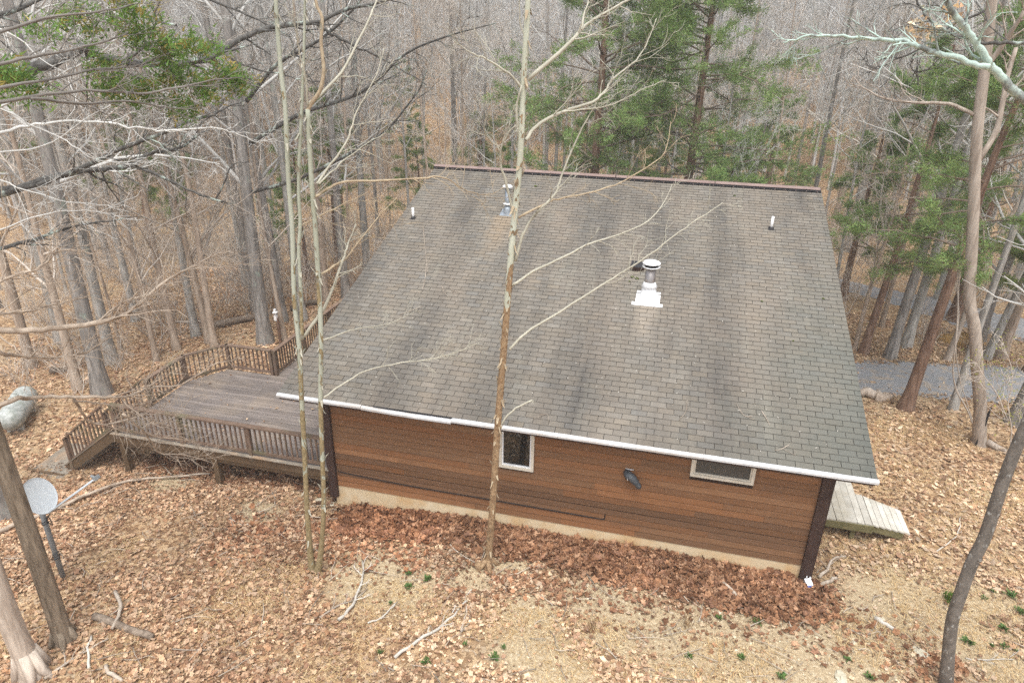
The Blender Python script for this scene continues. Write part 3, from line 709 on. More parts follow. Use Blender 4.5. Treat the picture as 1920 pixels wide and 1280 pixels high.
# stairs down to the left
st = thing('deck_stairs', 'brown wooden stairs leading down from the left end of the deck', 'stairs', (-6.25, .7, DZ))
zb = hh(-7.95, .3); n = 7; rise = (DZ-zb)/n; run = .265
for k in range(1, n):
    mb = MB(); mb.box((-(k-.5)*run-.02, 0, -k*rise-.02), (run+.03, 1.28, .04)); mb.build('tread', M['ramp_grey'], st)
for yy in (-.665, .665):
    mb = MB(); mb.beam((.05, yy, -.06), (-n*run, yy, zb-DZ+.02), .055, .27); mb.build('stringer', M['rim'], st)
e0 = np.array([0., 0]); 
for yy in (-.665, .70):
    railing(st, (-.1, yy), (-1.68, yy), -.03, -.03-1.58*rise/run, top=.86, posts=False, first=False, gap=.13)
mb = MB(); mb.beam((.03, -.665, .09), (-n*run, -.665, zb-DZ+.165), .10, .02); mb.build('stringer_cap', M['ramp_grey'], st)
lw = thing('landing_boards', 'old grey boards lying at the foot of the deck stairs', 'boards', (-8.6, .35, hh(-8.6, .2)))
for k in range(6):
    mb = MB(); mb.box((.55-.2*k, 0, .06-.012*k), (.19, 1.5, .035), np.array(Matrix.Rotation(.05, 3, 'X'))); mb.build('plank', M['ramp_grey'], lw)
mb = MB(); mb.box((0, -.6, .0), (1.2, .08, .10)); mb.box((0, .6, .0), (1.2, .08, .10)); mb.build('sleeper', M['rim'], lw)
# wooden walkway at the right gable
wk = thing('wooden_walkway', 'pale weathered plank walkway at the right side of the cabin', 'walkway', (11.15, 0, 0))
zt = .13
for k in range(9):
    x0 = .02+k*.153; y1 = 5.2 if x0 < 1.15 else 2.72
    mb = MB(); mb.box((x0+.073, (1.60+y1)/2+.005*k, zt+rng.uniform(-.003, .003)), (.145, y1-1.60, .036), rotz(rng.uniform(-.004, .004))); mb.build('plank', M['greywood'], wk)
for k in range(6):     # the ramp that runs down to the ground
    x0 = 1.40+k*.152; z = zt-.022-.05*k; w_ = 1.08-.04*k
    mb = MB(); mb.box((x0+.073, 1.66+.05*k+w_/2, z), (.147, w_, .036), np.array(Matrix.Rotation(.31, 3, 'Y'))); mb.build('plank', M['greywood'], wk)
mb = MB(); mb.beam((.0, 1.63, zt-.11), (1.42, 1.63, zt-.11), .05, .18); mb.build('side_beam', M['mosswood'], wk)
mb = MB(); mb.beam((1.36, 1.68, zt-.10), (2.15, 1.90, zt-.36), .05, .15); mb.build('side_beam', M['mosswood'], wk)
mb = MB(); mb.beam((1.2, 1.7, zt-.11), (1.2, 5.2, zt-.11), .05, .16); mb.build('side_beam', M['mosswood'], wk)
for x, y in ((1.06, 1.75), (.2, 1.75), (1.1, 4.9)):
    mb = MB(); mb.box((x, y, (zt-.05-.75)/2), (.10, .10, .75)); mb.build('post', M['mosswood'], wk)
# wire rack on the deck by the wall
wr = thing('wire_rack', 'black wire rack leaning on the deck by the cabin corner', 'rack', (-.52, .75, DZ))
A = np.array([-.22, .55, .0]); Bv = np.array([.20, -.42, .0]); H = np.array([.08, .06, .78])
mb = MB()
for p, q in ((A, A+H), (A+Bv, A+Bv+H), (A, A+Bv), (A+H, A+H+Bv)): mb.tube([p, q], .009, 5)
mb.build('frame', M['black'], wr)
mb = MB()
for t in np.linspace(.1, .9, 8): mb.tube([A+Bv*t, A+Bv*t+H], .005, 4)
for t in np.linspace(.07, .93, 12): mb.tube([A+H*t, A+H*t+Bv], .005, 4)
tag(mb.build('wire_mesh', M['black'], wr), kind='stuff')

# ------------------------------------------------------------------ things in the yard
g = hh(-4.17, -3.91)
sd = thing('satellite_dish', 'grey satellite dish on a thick steel pole between the left trunks', 'satellite dish', (-4.17, -3.91, g))
mb = MB(); mb.tube([(0, 0, -.3), (0, 0, 1.55), (0, 0, 1.85)], .052, 14); mb.build('pole', M['greymetal'], sd, True)
nd = unit((.85, .10, .45)); Rd = frame_from(nd); dc = np.array([.08, -.02, 2.14])
mb = MB(); prof = [(r, .26*r*r) for r in np.linspace(0, .37, 9)]+[(.378, .042), (.375, .028)]+[(r, .26*r*r-.014) for r in np.linspace(.36, 0, 8)]
mb.lathe(prof, (0,0,0), 40); V = np.vstack(mb.V); V[:, 0] *= .93; V = V @ Rd.T + dc; mb.V = [V]; mb.build('reflector', M['dish'], sd, True)
low = dc+Rd @ np.array([0, 0, 0])
dn = unit(np.array([0,0,-1.])-nd*np.dot([0,0,-1.], nd)); foot = dc+dn*.37+nd*.03; lnb = dc+nd*1.5+dn*.12
side = unit(np.cross(nd, dn))
for s_ in (-.09, .09):
    mb = MB(); mb.tube([foot+side*s_, lnb+side*s_*.5], .017, 8); mb.build('feed_arm', M['dish'], sd, True)
mb = MB(); mb.tube([lnb-nd*.02, lnb+dn*(-.08)-nd*.08], [.03, .025], 10); mb.box(lnb, (.12, .07, .06), Rd); mb.build('receiver', M['greymetal'], sd)
mb = MB(); mb.box(dc-nd*.09, (.24, .24, .10), Rd); mb.tube([dc-nd*.1, (0, 0, 1.8)], .05, 8); mb.build('mount', M['greymetal'], sd)
mb = MB()
for k, z in enumerate((.55, .62, .68, 1.45, 1.5)):
    an = np.linspace(0, 2*math.pi, 12); mb.tube(np.stack([(.06+.01*(k % 2))*np.cos(an), .062*np.sin(an), z+.02*np.cos(an)], 1), .008, 4, cap=False)
mb.tube(smooth_path([(.06, .0, 1.5), (.14, .02, 1.42), (.17, 0, 1.52), (.09, .03, 1.62), (.05, 0, 1.5)], 5), .009, 5)
mb.build('coiled_cable', M['black'], sd)
# gas tank
tp = gp(50, 812); tk = thing('gas_tank', 'big dirty white gas tank among the trees on the left', 'gas tank', (tp[0]-.75, tp[1]+.55, hh(tp[0]-.75, tp[1]+.55)), RAD(122)); tk.scale = (.72, .72, .72)
mb = MB(); prof = [(0, -1.45)]+[(.5*math.sin(a), -.95-.5*math.cos(a)) for a in np.linspace(.15, math.pi/2, 7)]+[(.5*math.sin(a), .95-.5*math.cos(a)) for a in np.linspace(math.pi/2, math.pi-.15, 7)]+[(0, 1.45)]
mb.lathe(prof, (0, 0, .68), 28, np.array([[0,0,1],[0,1,0],[-1,0,0.]])); mb.build('tank_shell', M['tank'], tk, True)
for s_ in (-.8, .8): mb = MB(); mb.box((s_, 0, .08), (.16, .62, .34)); mb.build('foot', M['greywood'], tk)
mb = MB(); mb.lathe([(.16, .0), (.16, .12), (.13, .17), (0, .18)], (0, 0, 1.14), 16); mb.build('valve_dome', M['tank'], tk, True)
# feeder on a post behind the deck
fp = gp(527, 648); fd = thing('bird_feeder', 'white bird feeder on a brown post behind the deck', 'bird feeder', tuple(fp))
mb = MB(); mb.box((0, 0, .55), (.09, .09, 1.3)); mb.build('post', M['bark_cedar'], fd)
mb = MB(); mb.box((-.06, 0, 1.20), (.11, .11, .22)); mb.build('lower_box', M['pvc'], fd)
mb = MB(); mb.box((-.06, 0, 1.42), (.16, .15, .05)); mb.box((-.06, 0, 1.50), (.08, .08, .10)); mb.build('upper_box', M['white'], fd)

# ------------------------------------------------------------------ trees
TUP = np.array([0, 0, 1.])
def perp(d, rng):
    v = rng.standard_normal(3); v -= d*np.dot(v, d); return v/(np.linalg.norm(v)+1e-9)
MINR = .0035
SIDES = [9, 6, 4, 3, 3]
def tubes(mb, P, R, sides):
    """many limbs of equal segment count at once: P (n, s+1, 3), R (n, s+1)"""
    n, s1, _ = P.shape; t = np.empty_like(P); t[:, 1:-1] = P[:, 2:]-P[:, :-2]; t[:, 0] = P[:, 1]-P[:, 0]; t[:, -1] = P[:, -1]-P[:, -2]
    t /= np.linalg.norm(t, axis=2)[..., None]+1e-9
    ref = np.eye(3)[np.argmin(np.abs(P[:, -1]-P[:, 0]), 1)][:, None, :]
    a = np.cross(t, ref); a /= np.linalg.norm(a, axis=2)[..., None]+1e-9; b = np.cross(t, a)
    an = np.arange(sides)*2*math.pi/sides
    V = P[:, :, None, :]+R[:, :, None, None]*(np.cos(an)[None, None, :, None]*a[:, :, None, :]+np.sin(an)[None, None, :, None]*b[:, :, None, :])
    i = (np.arange(n)[:, None, None]*s1+np.arange(s1-1)[None, :, None])*sides; k = np.arange(sides)[None, None, :]; k2 = (k+1) % sides
    mb.add(V.reshape(-1, 3), np.stack([i+k, i+sides+k, i+sides+k2, i+k2], -1).reshape(-1, 4))
def grow_many(mb, q, d, L, r, lvl, rng, spec):
    seg, nch, first, ang, ratio, wig, up = spec[lvl]; n = len(q); P = np.empty((n, seg+1, 3)); P[:, 0] = q
    for k in range(seg):
        d = d+rng.standard_normal((n, 3))*wig; d[:, 2] += up; d /= np.linalg.norm(d, axis=1)[:, None]
        P[:, k+1] = P[:, k]+d*(L/seg)[:, None]
    R = r[:, None]+(np.maximum(r*.22, MINR*.8)-r)[:, None]*np.linspace(0, 1, seg+1)[None, :]
    tubes(mb, P, R, SIDES[min(lvl, 4)])
    if lvl+1 < len(spec) and nch: kids(mb, P, R, nch, first, ang, ratio*L, lvl, rng, spec)
def kids(mb, P, R, nch, first, ang, L, lvl, rng, spec, rk=.6):
    n, s1, _ = P.shape; S = s1-1
    t = first+(1-first)*((np.arange(nch)[None, :]+rng.random((n, nch)))/nch); f = t*S; i = np.minimum(f.astype(int), S-1); w = (f-i)[..., None]; j = np.arange(n)[:, None]
    q = P[j, i]*(1-w)+P[j, i+1]*w; dd = P[j, i+1]-P[j, i]; dd /= np.linalg.norm(dd, axis=2)[..., None]+1e-9
    rr = (R[j, i]*(1-w[..., 0])+R[j, i+1]*w[..., 0])*rk
    a = ang*rng.uniform(.7, 1.3, (n, nch)); v = rng.standard_normal((n, nch, 3)); v -= dd*(v*dd).sum(2)[..., None]; v /= np.linalg.norm(v, axis=2)[..., None]+1e-9
    cd = dd*np.cos(a)[..., None]+v*np.sin(a)[..., None]; l = L[:, None]*rng.uniform(.6, 1.15, (n, nch))*(1.15-.55*t)
    grow_many(mb, q.reshape(-1, 3), cd.reshape(-1, 3), l.ravel(), np.maximum(rr.ravel(), MINR), lvl+1, rng, spec)
def grow(mb, p, d, L, r, lvl, rng, spec): grow_many(mb, np.array([p]), np.array([unit(d)]), np.array([L]), np.array([r]), lvl, rng, spec)
def children(mb, P, R, nch, first, ang, L, lvl, rng, spec, rk=.6): kids(mb, np.asarray(P)[None], np.asarray(R)[None], nch, first, ang, np.array([L]), lvl, rng, spec, rk)
# segments, children, first, angle, ratio, wiggle, up
BARE = [(10, 13, .38, .85, .34, .05, .05), (6, 7, .18, .75, .50, .14, .07), (5, 6, .15, .7, .52, .18, .05), (3, 4, .15, .7, .5, .22, .03), (2, 0, 0, 0, 0, .25, .0)]
BARE_MID = [(10, 13, .38, .85, .34, .05, .05), (5, 6, .18, .75, .50, .15, .07), (4, 5, .15, .7, .52, .19, .05), (3, 3, .12, .7, .55, .22, .03), (2, 0, 0, 0, 0, .25, .0)]
BARE_LITE = [(9, 11, .35, .8, .36, .05, .05), (5, 6, .18, .75, .52, .14, .08), (4, 5, .15, .7, .52, .2, .05), (3, 0, 0, 0, 0, .25, .02)]
def trunk_path(H, rng, wob=.12, lean=(0, 0), seg=12):
    z = np.linspace(-.25, H, seg+1); ph = rng.uniform(0, 6.28, 4); t = z/H
    x = wob*np.sin(t*5+ph[0])*t*1.5+lean[0]*z+wob*.5*np.sin(t*11+ph[1])*t; y = wob*np.sin(t*4+ph[2])*t*1.5+lean[1]*z
    x -= np.interp(0, z, x); y -= np.interp(0, z, y); return np.stack([x, y, z], 1)
def trunk_radii(P, r, flare=.5):
    t = np.clip(P[:, 2]/P[-1, 2], 0, 1); return r*(1-.80*t)*(1+flare*np.exp(-np.clip(P[:, 2], 0, None)/.28))
def bare_meshes(name, H, r, seed, bark, twig, spec=BARE, lean=(0, 0), wob=.12, first=None, blen=None):
    rng = np.random.default_rng(seed); P = trunk_path(H, rng, wob, lean, 16); R = trunk_radii(P, r)
    t = MB(); t.tube(P, R, 10, cap=False)
    s0 = spec[0]; c = MB(); children(c, P, R, s0[1], first if first is not None else s0[2], s0[3], blen if blen else s0[4]*H, 0, rng, spec, .42)
    return t.mesh('trunk', bark, True), c.mesh('crown', twig, True)
def plant(name, label, meshes, loc, rz=0.0, sc=1.0, group=None, cat='tree', names=('trunk', 'crown', 'foliage')):
    o = thing(name, label, cat, loc, rz, group); o.scale = (sc, sc, sc)
    for nm, me in zip(names, meshes): link(nm, me, o)
    return o
def sprays(mb, P, D, n, L, rng, base, spread=.8, wid=.028):
    """sprays of scale-like needles around the points P"""
    P = np.asarray(P, float).reshape(-1, 3); D = np.asarray(D, float).reshape(-1, 3); k = len(P)
    B = np.broadcast_to(np.asarray(base, float), (k, 3)); tone = rng.uniform(.65, 1.35, (k, 1))
    P = np.repeat(P, n, 0); D = np.repeat(D, n, 0); B = np.repeat(B*tone, n, 0); N_ = k*n
    D = D+rng.standard_normal((N_, 3))*spread; D /= np.linalg.norm(D, axis=1)[:, None]
    Q = P+rng.standard_normal((N_, 3))*L*.45; S = np.cross(D, rng.standard_normal((N_, 3))); S /= np.linalg.norm(S, axis=1)[:, None]+1e-9
    ln = L*rng.uniform(.5, 1.1, (N_, 1)); w = wid*rng.uniform(.6, 1.3, (N_, 1))
    V = np.stack([Q-S*w*.62, Q+S*w*.62, Q+D*ln], 1).reshape(-1, 3); i = np.arange(N_)[:, None]*3
    c = B*rng.uniform(.75, 1.25, (N_, 1)); c = c*(1+rng.uniform(-.12, .12, (N_, 1))*np.array([[1., 0, -.5]]))
    mb.add(V, T=i+np.array([[0, 1, 2]]), col=np.repeat(c, 3, 0))
def spray(mb, p, d, n, L, rng, base, spread=.8, wid=.028): sprays(mb, [p], [d], n, L, rng, base, spread, wid)
GREEN = (.22, .315, .11)
def cedar_meshes(H, r, seed, bark=None, lean=(0, 0), first=.3, n_br=46, reach=2.6, dens=1.0, green=GREEN, dead=.25, twig=None):
    rng = np.random.default_rng(seed); P = trunk_path(H, rng, .10, lean, 14); R = trunk_radii(P, r, .6)
    t = MB(); t.tube(P, R, 11, cap=False); c = MB(); f = MB(); n = len(P)-1; SP = []; SD = []
    for k in range(n_br):
        tt = first+(1-first)*((k+rng.random())/n_br); q = np.array([np.interp(tt*H, P[:, 2], P[:, j]) for j in range(3)])
        az = rng.uniform(0, 6.283); L = reach*(1.12-.85*((tt-first)/(1-first))**1.3)*rng.uniform(.65, 1.15)
        d = unit([math.cos(az), math.sin(az), rng.uniform(-.05, .45)]); seg = 6; B = [q]
        for s_ in range(seg): d = unit(d+rng.standard_normal(3)*.13+np.array([0, 0, -.03+.05*(s_ > 3)])); B.append(B[-1]+d*L/seg)
        B = np.array(B); rr = np.linspace(.014+.008*L, .006, seg+1); c.tube(B, rr, 5, cap=False)
        bare = rng.random() < dead*(1.6-tt*1.2)
        for m in range(int(9 if not bare else 7)):
            u = rng.uniform(.25, 1.0)*seg; i = min(int(u), seg-1); b = B[i]+(B[i+1]-B[i])*(u-i); dd = unit(B[i+1]-B[i])
            a = rng.uniform(.4, 1.0); e = unit(dd*math.cos(a)+perp(dd, rng)*math.sin(a)*np.array([1, 1, .45])); sl = L*rng.uniform(.18, .36)
            pts = np.array([b, b+e*sl*.5+rng.standard_normal(3)*.03, b+e*sl+rng.standard_normal(3)*.06]); c.tube(pts, [.009, .006, .003], 3, cap=False)
            if bare: continue
            for g in np.linspace(.35, 1.05, 5):
                pp = b+e*sl*g+rng.standard_normal(3)*.05
                SP.append(pp); SD.append(unit(e+np.array([0, 0, .25])))
        if not bare:
            for g in (.8, .92, 1.0): SP.append(B[0]+(B[-1]-B[0])*g); SD.append(d)
    sprays(f, SP, SD, int(24*dens), .17, rng, green, .7, .022)
    return t.mesh('trunk', bark or M['bark_cedar'], True), c.mesh('crown', twig or M['twig_cedar'], True), f.mesh('foliage', M['foliage'])

# traced limbs: picture points carried to real distances, with their own side twigs
TWIGS = [(5, 0, 0, 0, 0, .14, .0), (5, 6, .15, .7, .45, .16, .03), (5, 5, .15, .7, .5, .18, .02), (3, 0, 0, 0, 0, .22, .0)]
def limb(mb, pts, y0, y1, r0, r1, rng, n=6, L=1.0, lvl=0, first=.2, sides=7, ang=.75, up=.03, wob=.006):
    m = len(pts); P = np.array([at_y(u, v, y0+(y1-y0)*k/(m-1)) for k, (u, v) in enumerate(pts)])
    P = smooth_path(P, 4); P[1:-1] += rng.standard_normal((len(P)-2, 3))*wob
    R = np.linspace(r0, r1, len(P)); mb.tube(P, R, sides)
    if n: children(mb, P, R, int(n*1.25), first, ang, L, lvl, rng, TWIGS, .45)
    return P, R
def bark_flakes(P, R, n, rng, parent, mat):
    mb = MB(); k = len(P)-1
    for _ in range(n):
        f = rng.random()**.8*k; i = min(int(f), k-1); q = P[i]+(P[i+1]-P[i])*(f-i); d = unit(P[i+1]-P[i]); o = perp(d, rng); s = np.cross(d, o); rr = R[i]
        L = rng.uniform(.05, .16); w = rng.uniform(.012, .035); a = q+o*rr*.98; sg = 1 if rng.random() < .5 else -1
        mb.add([a-s*w, a+s*w, a+s*w*.7+d*sg*L*.6+o*L*.25, a-s*w*.7+d*sg*L*.6+o*L*.25, a+d*sg*L+o*L*.62], [[0, 1, 2, 3]], [[3, 2, 4]])
    tag(mb.build('loose_bark', mat, parent), kind='stuff')

# centre sycamore
rng = np.random.default_rng(5)
b = at_z(915, 1062, hh(4.36, -1.35)); sy = thing('sycamore_tree', 'slim young sycamore with flaking brown bark in front of the window', 'tree', tuple(b))
def off(o, mb): mb.V = [v-np.array(o.location) for v in mb.V]; return mb
YC = float(b[1])
mb = MB(); pts = [(915, 1068), (918, 1020), (925, 930), (933, 800), (945, 650), (955, 520), (965, 400), (975, 300), (982, 150), (990, 0), (996, -150), (1000, -330)]
P = smooth_path(np.array([at_y(u, v, YC) for u, v in pts]), 4); R = np.interp(np.linspace(0, 1, len(P)), [0, .04, .12, .35, .6, .8, 1], [.13, .082, .072, .064, .051, .043, .025]); mb.tube(P, R, 14); 
for a in (.6, 2.2, 3.9, 5.2): d_ = np.array([math.cos(a), math.sin(a), 0]); mb.tube([b+d_*.05+TUP*.22, b+d_*.16+TUP*.05, b+d_*.30-TUP*.06], [.07, .05, .02], 6)
mb.tube([b+np.array([-.16, -.06, -.05]), b+np.array([-.20, -.12, .13])], [.075, .07], 9)
off(sy, mb).build('trunk', M['syc_mid'], sy, True)
P_s, R_s = P-np.array(b), R; bark_flakes(P_s, R_s, 190, rng, sy, M['syc_brown'])
SYC_L = [([(955, 655), (985, 625), (1040, 590), (1105, 550), (1150, 520), (1200, 490), (1260, 445), (1310, 410), (1355, 380)], .6, .026, .006, 11, 1.1, .45),
 ([(960, 535), (1000, 510), (1060, 480), (1110, 455), (1160, 440), (1215, 415), (1245, 380), (1260, 345)], .8, .026, .005, 8, .8, .35),
 ([(966, 490), (980, 440), (1005, 400), (1040, 365), (1050, 340), (1066, 295), (1092, 239), (1119, 191), (1130, 150)], -.6, .030, .006, 9, .8, .2),
 ([(986, 263), (1007, 236), (1053, 210), (1111, 191), (1135, 170), (1148, 149), (1193, 112), (1215, 77), (1231, 35)], .3, .032, .006, 10, 1.1, .2),
 ([(1053, 210), (1100, 205), (1150, 195), (1200, 170), (1250, 150)], .4, .014, .005, 6, .8, .2),
 ([(990, 150), (1066, 82), (1090, 56), (1127, 29), (1180, 0), (1240, -40)], -.3, .034, .010, 9, 1.1, .2),
 ([(1090, 56), (1096, 27), (1103, 0), (1112, -50)], -.6, .016, .006, 4, .6, .2),
 ([(978, 165), (954, 138), (912, 112), (880, 98), (850, 75)], -1.9, .024, .006, 8, .9, .2),
 ([(972, 262), (969, 205), (978, 160)], -1.5, .024, .012, 2, .5, .3),
 ([(985, 70), (976, 45), (974, 0), (972, -60)], -1.5, .014, .006, 3, .6, .3),
 ([(962, 400), (949, 342), (939, 312), (939, 279), (952, 252), (967, 235)], -1.6, .026, .009, 6, .7, .4),
 ([(939, 279), (912, 255), (909, 228), (925, 198)], -2.0, .014, .005, 4, .6, .2),
 ([(935, 800), (960, 770), (998, 750)], -1.2, .022, .016, 1, .3, .6)]
mb = MB(); mb2 = MB()
for k, (pt, y1, r0, r1, n, L, fi) in enumerate(SYC_L): limb(mb, pt, YC, y1, r0, r1, rng, n, L*.8, 1, fi)
limb(mb2, [(972, 408), (1026, 380), (1070, 368), (1137, 353), (1204, 319), (1245, 286), (1258, 228)], YC, .4, .02, .005, rng, 9, .8, 1, .3)
off(sy, mb).build('crown', M['syc_limb'], sy, True); off(sy, mb2).build('limb', M['syc_brown'], sy, True)

# twin stemmed sycamore on the left
rng = np.random.default_rng(6)
b = gp(591, 1070); tw = thing('sycamore_tree', 'pale mottled sycamore with two slender stems at the left eave', 'tree', tuple(b)); YT = float(b[1])
def stem(pts, y0, y1, rr, par, mat, sides=12, flakes=60):
    P = smooth_path(np.array([at_y(u, v, y0+(y1-y0)*k/(len(pts)-1)) for k, (u, v) in enumerate(pts)]), 4)
    R = np.interp(np.linspace(0, 1, len(P)), np.linspace(0, 1, len(rr)), rr); mb = MB(); mb.tube(P, R, sides); off(par, mb).build('stem', mat, par, True)
    bark_flakes(P-np.array(par.location), R, flakes, rng, par, M['syc_limb'])
stem([(588, 1078), (583, 1050), (576, 960), (571, 850), (565, 740), (561, 650), (552, 560), (548, 430), (541, 340), (535, 205), (527, 137), (520, 50), (517, 0), (512, -120), (508, -280)], YT, YT, [.09, .050, .045, .041, .037, .034, .03, .02], tw, M['syc_twin'])
stem([(594, 1078), (601, 1040), (607, 950), (604, 850), (601, 750), (602, 640), (598, 540), (592, 440), (585, 350), (580, 270), (577, 205)], YT, YT, [.09, .047, .044, .042, .041, .040, .038, .035], tw, M['syc_twin'])
stem([(577, 208), (583, 195), (600, 170), (607, 130), (602, 80), (604, 35), (592, 0), (590, -100), (600, -220)], YT, YT+.3, [.033, .029, .025, .022, .014], tw, M['syc_brown'], 10, 8)
stem([(567, 634), (565, 590), (564, 545), (560, 477), (563, 421), (560, 364), (561, 305), (566, 200), (570, 90), (572, -30)], YT-.02, YT+.15, [.032, .032, .03, .026, .016], tw, M['syc_twin'], 9, 40)
mb = MB(); mb2 = MB()
TW_L = [([(577, 196), (610, 170), (650, 120), (690, 40), (707, 0), (730, -60)], .0, .028, .010, 7, 1.0, .2),
 ([(577, 205), (574, 150), (562, 100), (556, 65), (548, 20)], -2.8, .016, .006, 5, .7, .2),
 ([(564, 636), (601, 589), (623, 544), (637, 505), (649, 471), (654, 454), (668, 420)], -1.6, .034, .012, 8, .9, .3),
 ([(594, 345), (612, 318), (648, 270), (660, 235), (677, 195), (705, 142), (720, 90)], -1.2, .022, .006, 8, 1.0, .2),
 ([(606, 637), (640, 625), (674, 615), (710, 611), (751, 598), (778, 583)], -.4, .015, .005, 8, .9, .3),
 ([(607, 745), (640, 722), (687, 695), (751, 680), (808, 673), (848, 662), (898, 643)], -.6, .018, .005, 14, 1.1, .4),
 ([(598, 345), (640, 305), (680, 275), (720, 250)], -1.0, .016, .005, 6, .9, .2)]
for pt, y1, r0, r1, n, L, fi in TW_L: limb(mb, pt, YT, y1, r0, r1, rng, n, L*.8, 1, fi)
for pt, y1, r0, r1, n, L, fi in [([(590, 369), (618, 352), (649, 340), (720, 339), (790, 334), (828, 332), (850, 342), (870, 355), (900, 365), (925, 362), (942, 352)], -.2, .022, .004, 11, .8, .3),
 ([(597, 518), (626, 499), (654, 477), (694, 426), (720, 395), (745, 370)], -.8, .022, .006, 7, .9, .3),
 ([(548, 433), (590, 410), (640, 385), (690, 360)], -1.4, .018, .006, 6, .9, .2)]: limb(mb2, pt, YT, y1, r0, r1, rng, n, L, 1, fi)
off(tw, mb).build('crown', M['syc_limb'], tw, True); off(tw, mb2).build('limb', M['syc_brown'], tw, True)

# two trunks in the lower left corner, whose limbs reach over the deck
rng = np.random.default_rng(7)
b = gp(122, 1200); lt = thing('cedar_tree', 'tall ridged grey brown trunk beside the satellite dish', 'tree', tuple(b)); YL = float(b[1])
P = smooth_path([b-TUP*.2, b+np.array([0, 0, .5]), b+np.array([.02, 0, 2.5]), b+np.array([-.03, .03, 5]), b+np.array([0, 0, 8]), b+np.array([.05, 0, 12])], 5)
mb = MB(); mb.tube(P, np.interp(np.linspace(0, 1, len(P)), [0, .1, .2, .6, 1], [.26, .185, .165, .14, .06]), 16)
for a in (.3, 1.5, 2.9, 4.2, 5.4): d_ = np.array([math.cos(a), math.sin(a), 0]); mb.tube([b+d_*.10+TUP*.35, b+d_*.20+TUP*.08, b+d_*.34-TUP*.08], [.07, .06, .03], 6)
off(lt, mb).build('trunk', M['bark_left'], lt, True)
LL = [([(-58, 625), (0, 620), (60, 618), (130, 612), (190, 605), (235, 588), (265, 565), (300, 535), (340, 510), (380, 490), (420, 470)], -2.2, .058, .012, 15, 1.5, .35),
 ([(-45, 655), (0, 662), (40, 668), (90, 670), (150, 664), (180, 650), (205, 632)], -3.2, .036, .010, 8, 1.1, .35),
 ([(-14, 768), (30, 748), (60, 745), (110, 743), (180, 743), (230, 745), (255, 738), (280, 728), (340, 720), (390, 690), (430, 675)], -1.9, .042, .009, 13, 1.2, .45),
 ([(138, 745), (155, 775), (175, 792), (215, 794), (260, 780), (300, 775), (345, 770)], -2.6, .026, .008, 10, 1.1, .3),
 ([(230, 776), (262, 800), (285, 830), (305, 850), (345, 852), (400, 868)], -2.4, .020, .006, 11, 1.0, .2),
 ([(140, 752), (185, 755), (230, 770), (290, 790), (340, 820), (420, 850)], -2.0, .020, .005, 9, 1.0, .2),
 ([(-70, 560), (-10, 533), (20, 518), (70, 505), (95, 480), (120, 470), (185, 475)], -4.0, .028, .007, 8, 1.2, .2),
 ([(-70, 590), (0, 588), (60, 580), (110, 570), (170, 555)], -3.5, .026, .010, 7, 1.2, .2),
 ([(0, 630), (25, 650), (45, 680), (55, 720), (68, 760)], -4.2, .014, .005, 5, .6, .2)]
mb = MB()
MINR = .0045
for pt, y1, r0, r1, n, L, fi in LL: limb(mb, pt, YL if pt[0][0] < 0 else YL+1.2, y1, r0, r1, rng, int(n*1.7), L*.95, 1, fi, wob=.01)
off(lt, mb).build('crown', M['bark_tanbranch'], lt, True)

b = gp(62, 1262); l2 = thing('cedar_tree', 'thick pale brown trunk with flared roots at the lower left corner', 'tree', tuple(b)); YQ = float(b[1])
P = smooth_path([b-TUP*.2, b+np.array([-.02, 0, .4]), b+np.array([-.06, 0, 1.6]), b+np.array([.0, .03, 4]), b+np.array([.05, 0, 7]), b+np.array([.0, 0, 10.5])], 5)
mb = MB(); mb.tube(P, np.interp(np.linspace(0, 1, len(P)), [0, .1, .2, .6, 1], [.34, .23, .19, .15, .05]), 16)
for a, q in ((.1, .5), (1.2, .3), (2.7, .35), (4.1, .3), (5.5, .45)): d_ = np.array([math.cos(a), math.sin(a), 0]); mb.tube([b+d_*.10+TUP*.55, b+d_*.22+TUP*.14, b+d_*q-TUP*.08], [.10, .085, .04], 7)
off(l2, mb).build('trunk', M['bark_pale'], l2, True)
mb = MB(); fo = MB()
L2L = [([(-230, 150), (-60, 130), (40, 112), (120, 95), (190, 80), (240, 62)], -3.6, .028, .010, 9, 1.0), ([(-200, 235), (-60, 200), (60, 182), (160, 170), (260, 175), (330, 165), (400, 150), (455, 145)], -2.6, .028, .008, 12, 1.0),
 ([(-150, 190), (0, 165), (90, 150), (180, 130), (250, 125), (330, 95)], -3.0, .024, .008, 10, .9), ([(60, 185), (150, 195), (240, 190), (300, 200), (350, 205)], -3.0, .02, .006, 7, .7), ([(-120, 120), (0, 60), (110, 30), (200, 20), (250, 8)], -3.6, .024, .008, 8, .9)]
for pt, y1, r0, r1, n, L in L2L:
    P, R = limb(mb, pt, YQ, y1, r0, r1, rng, n, L, 1, .3)
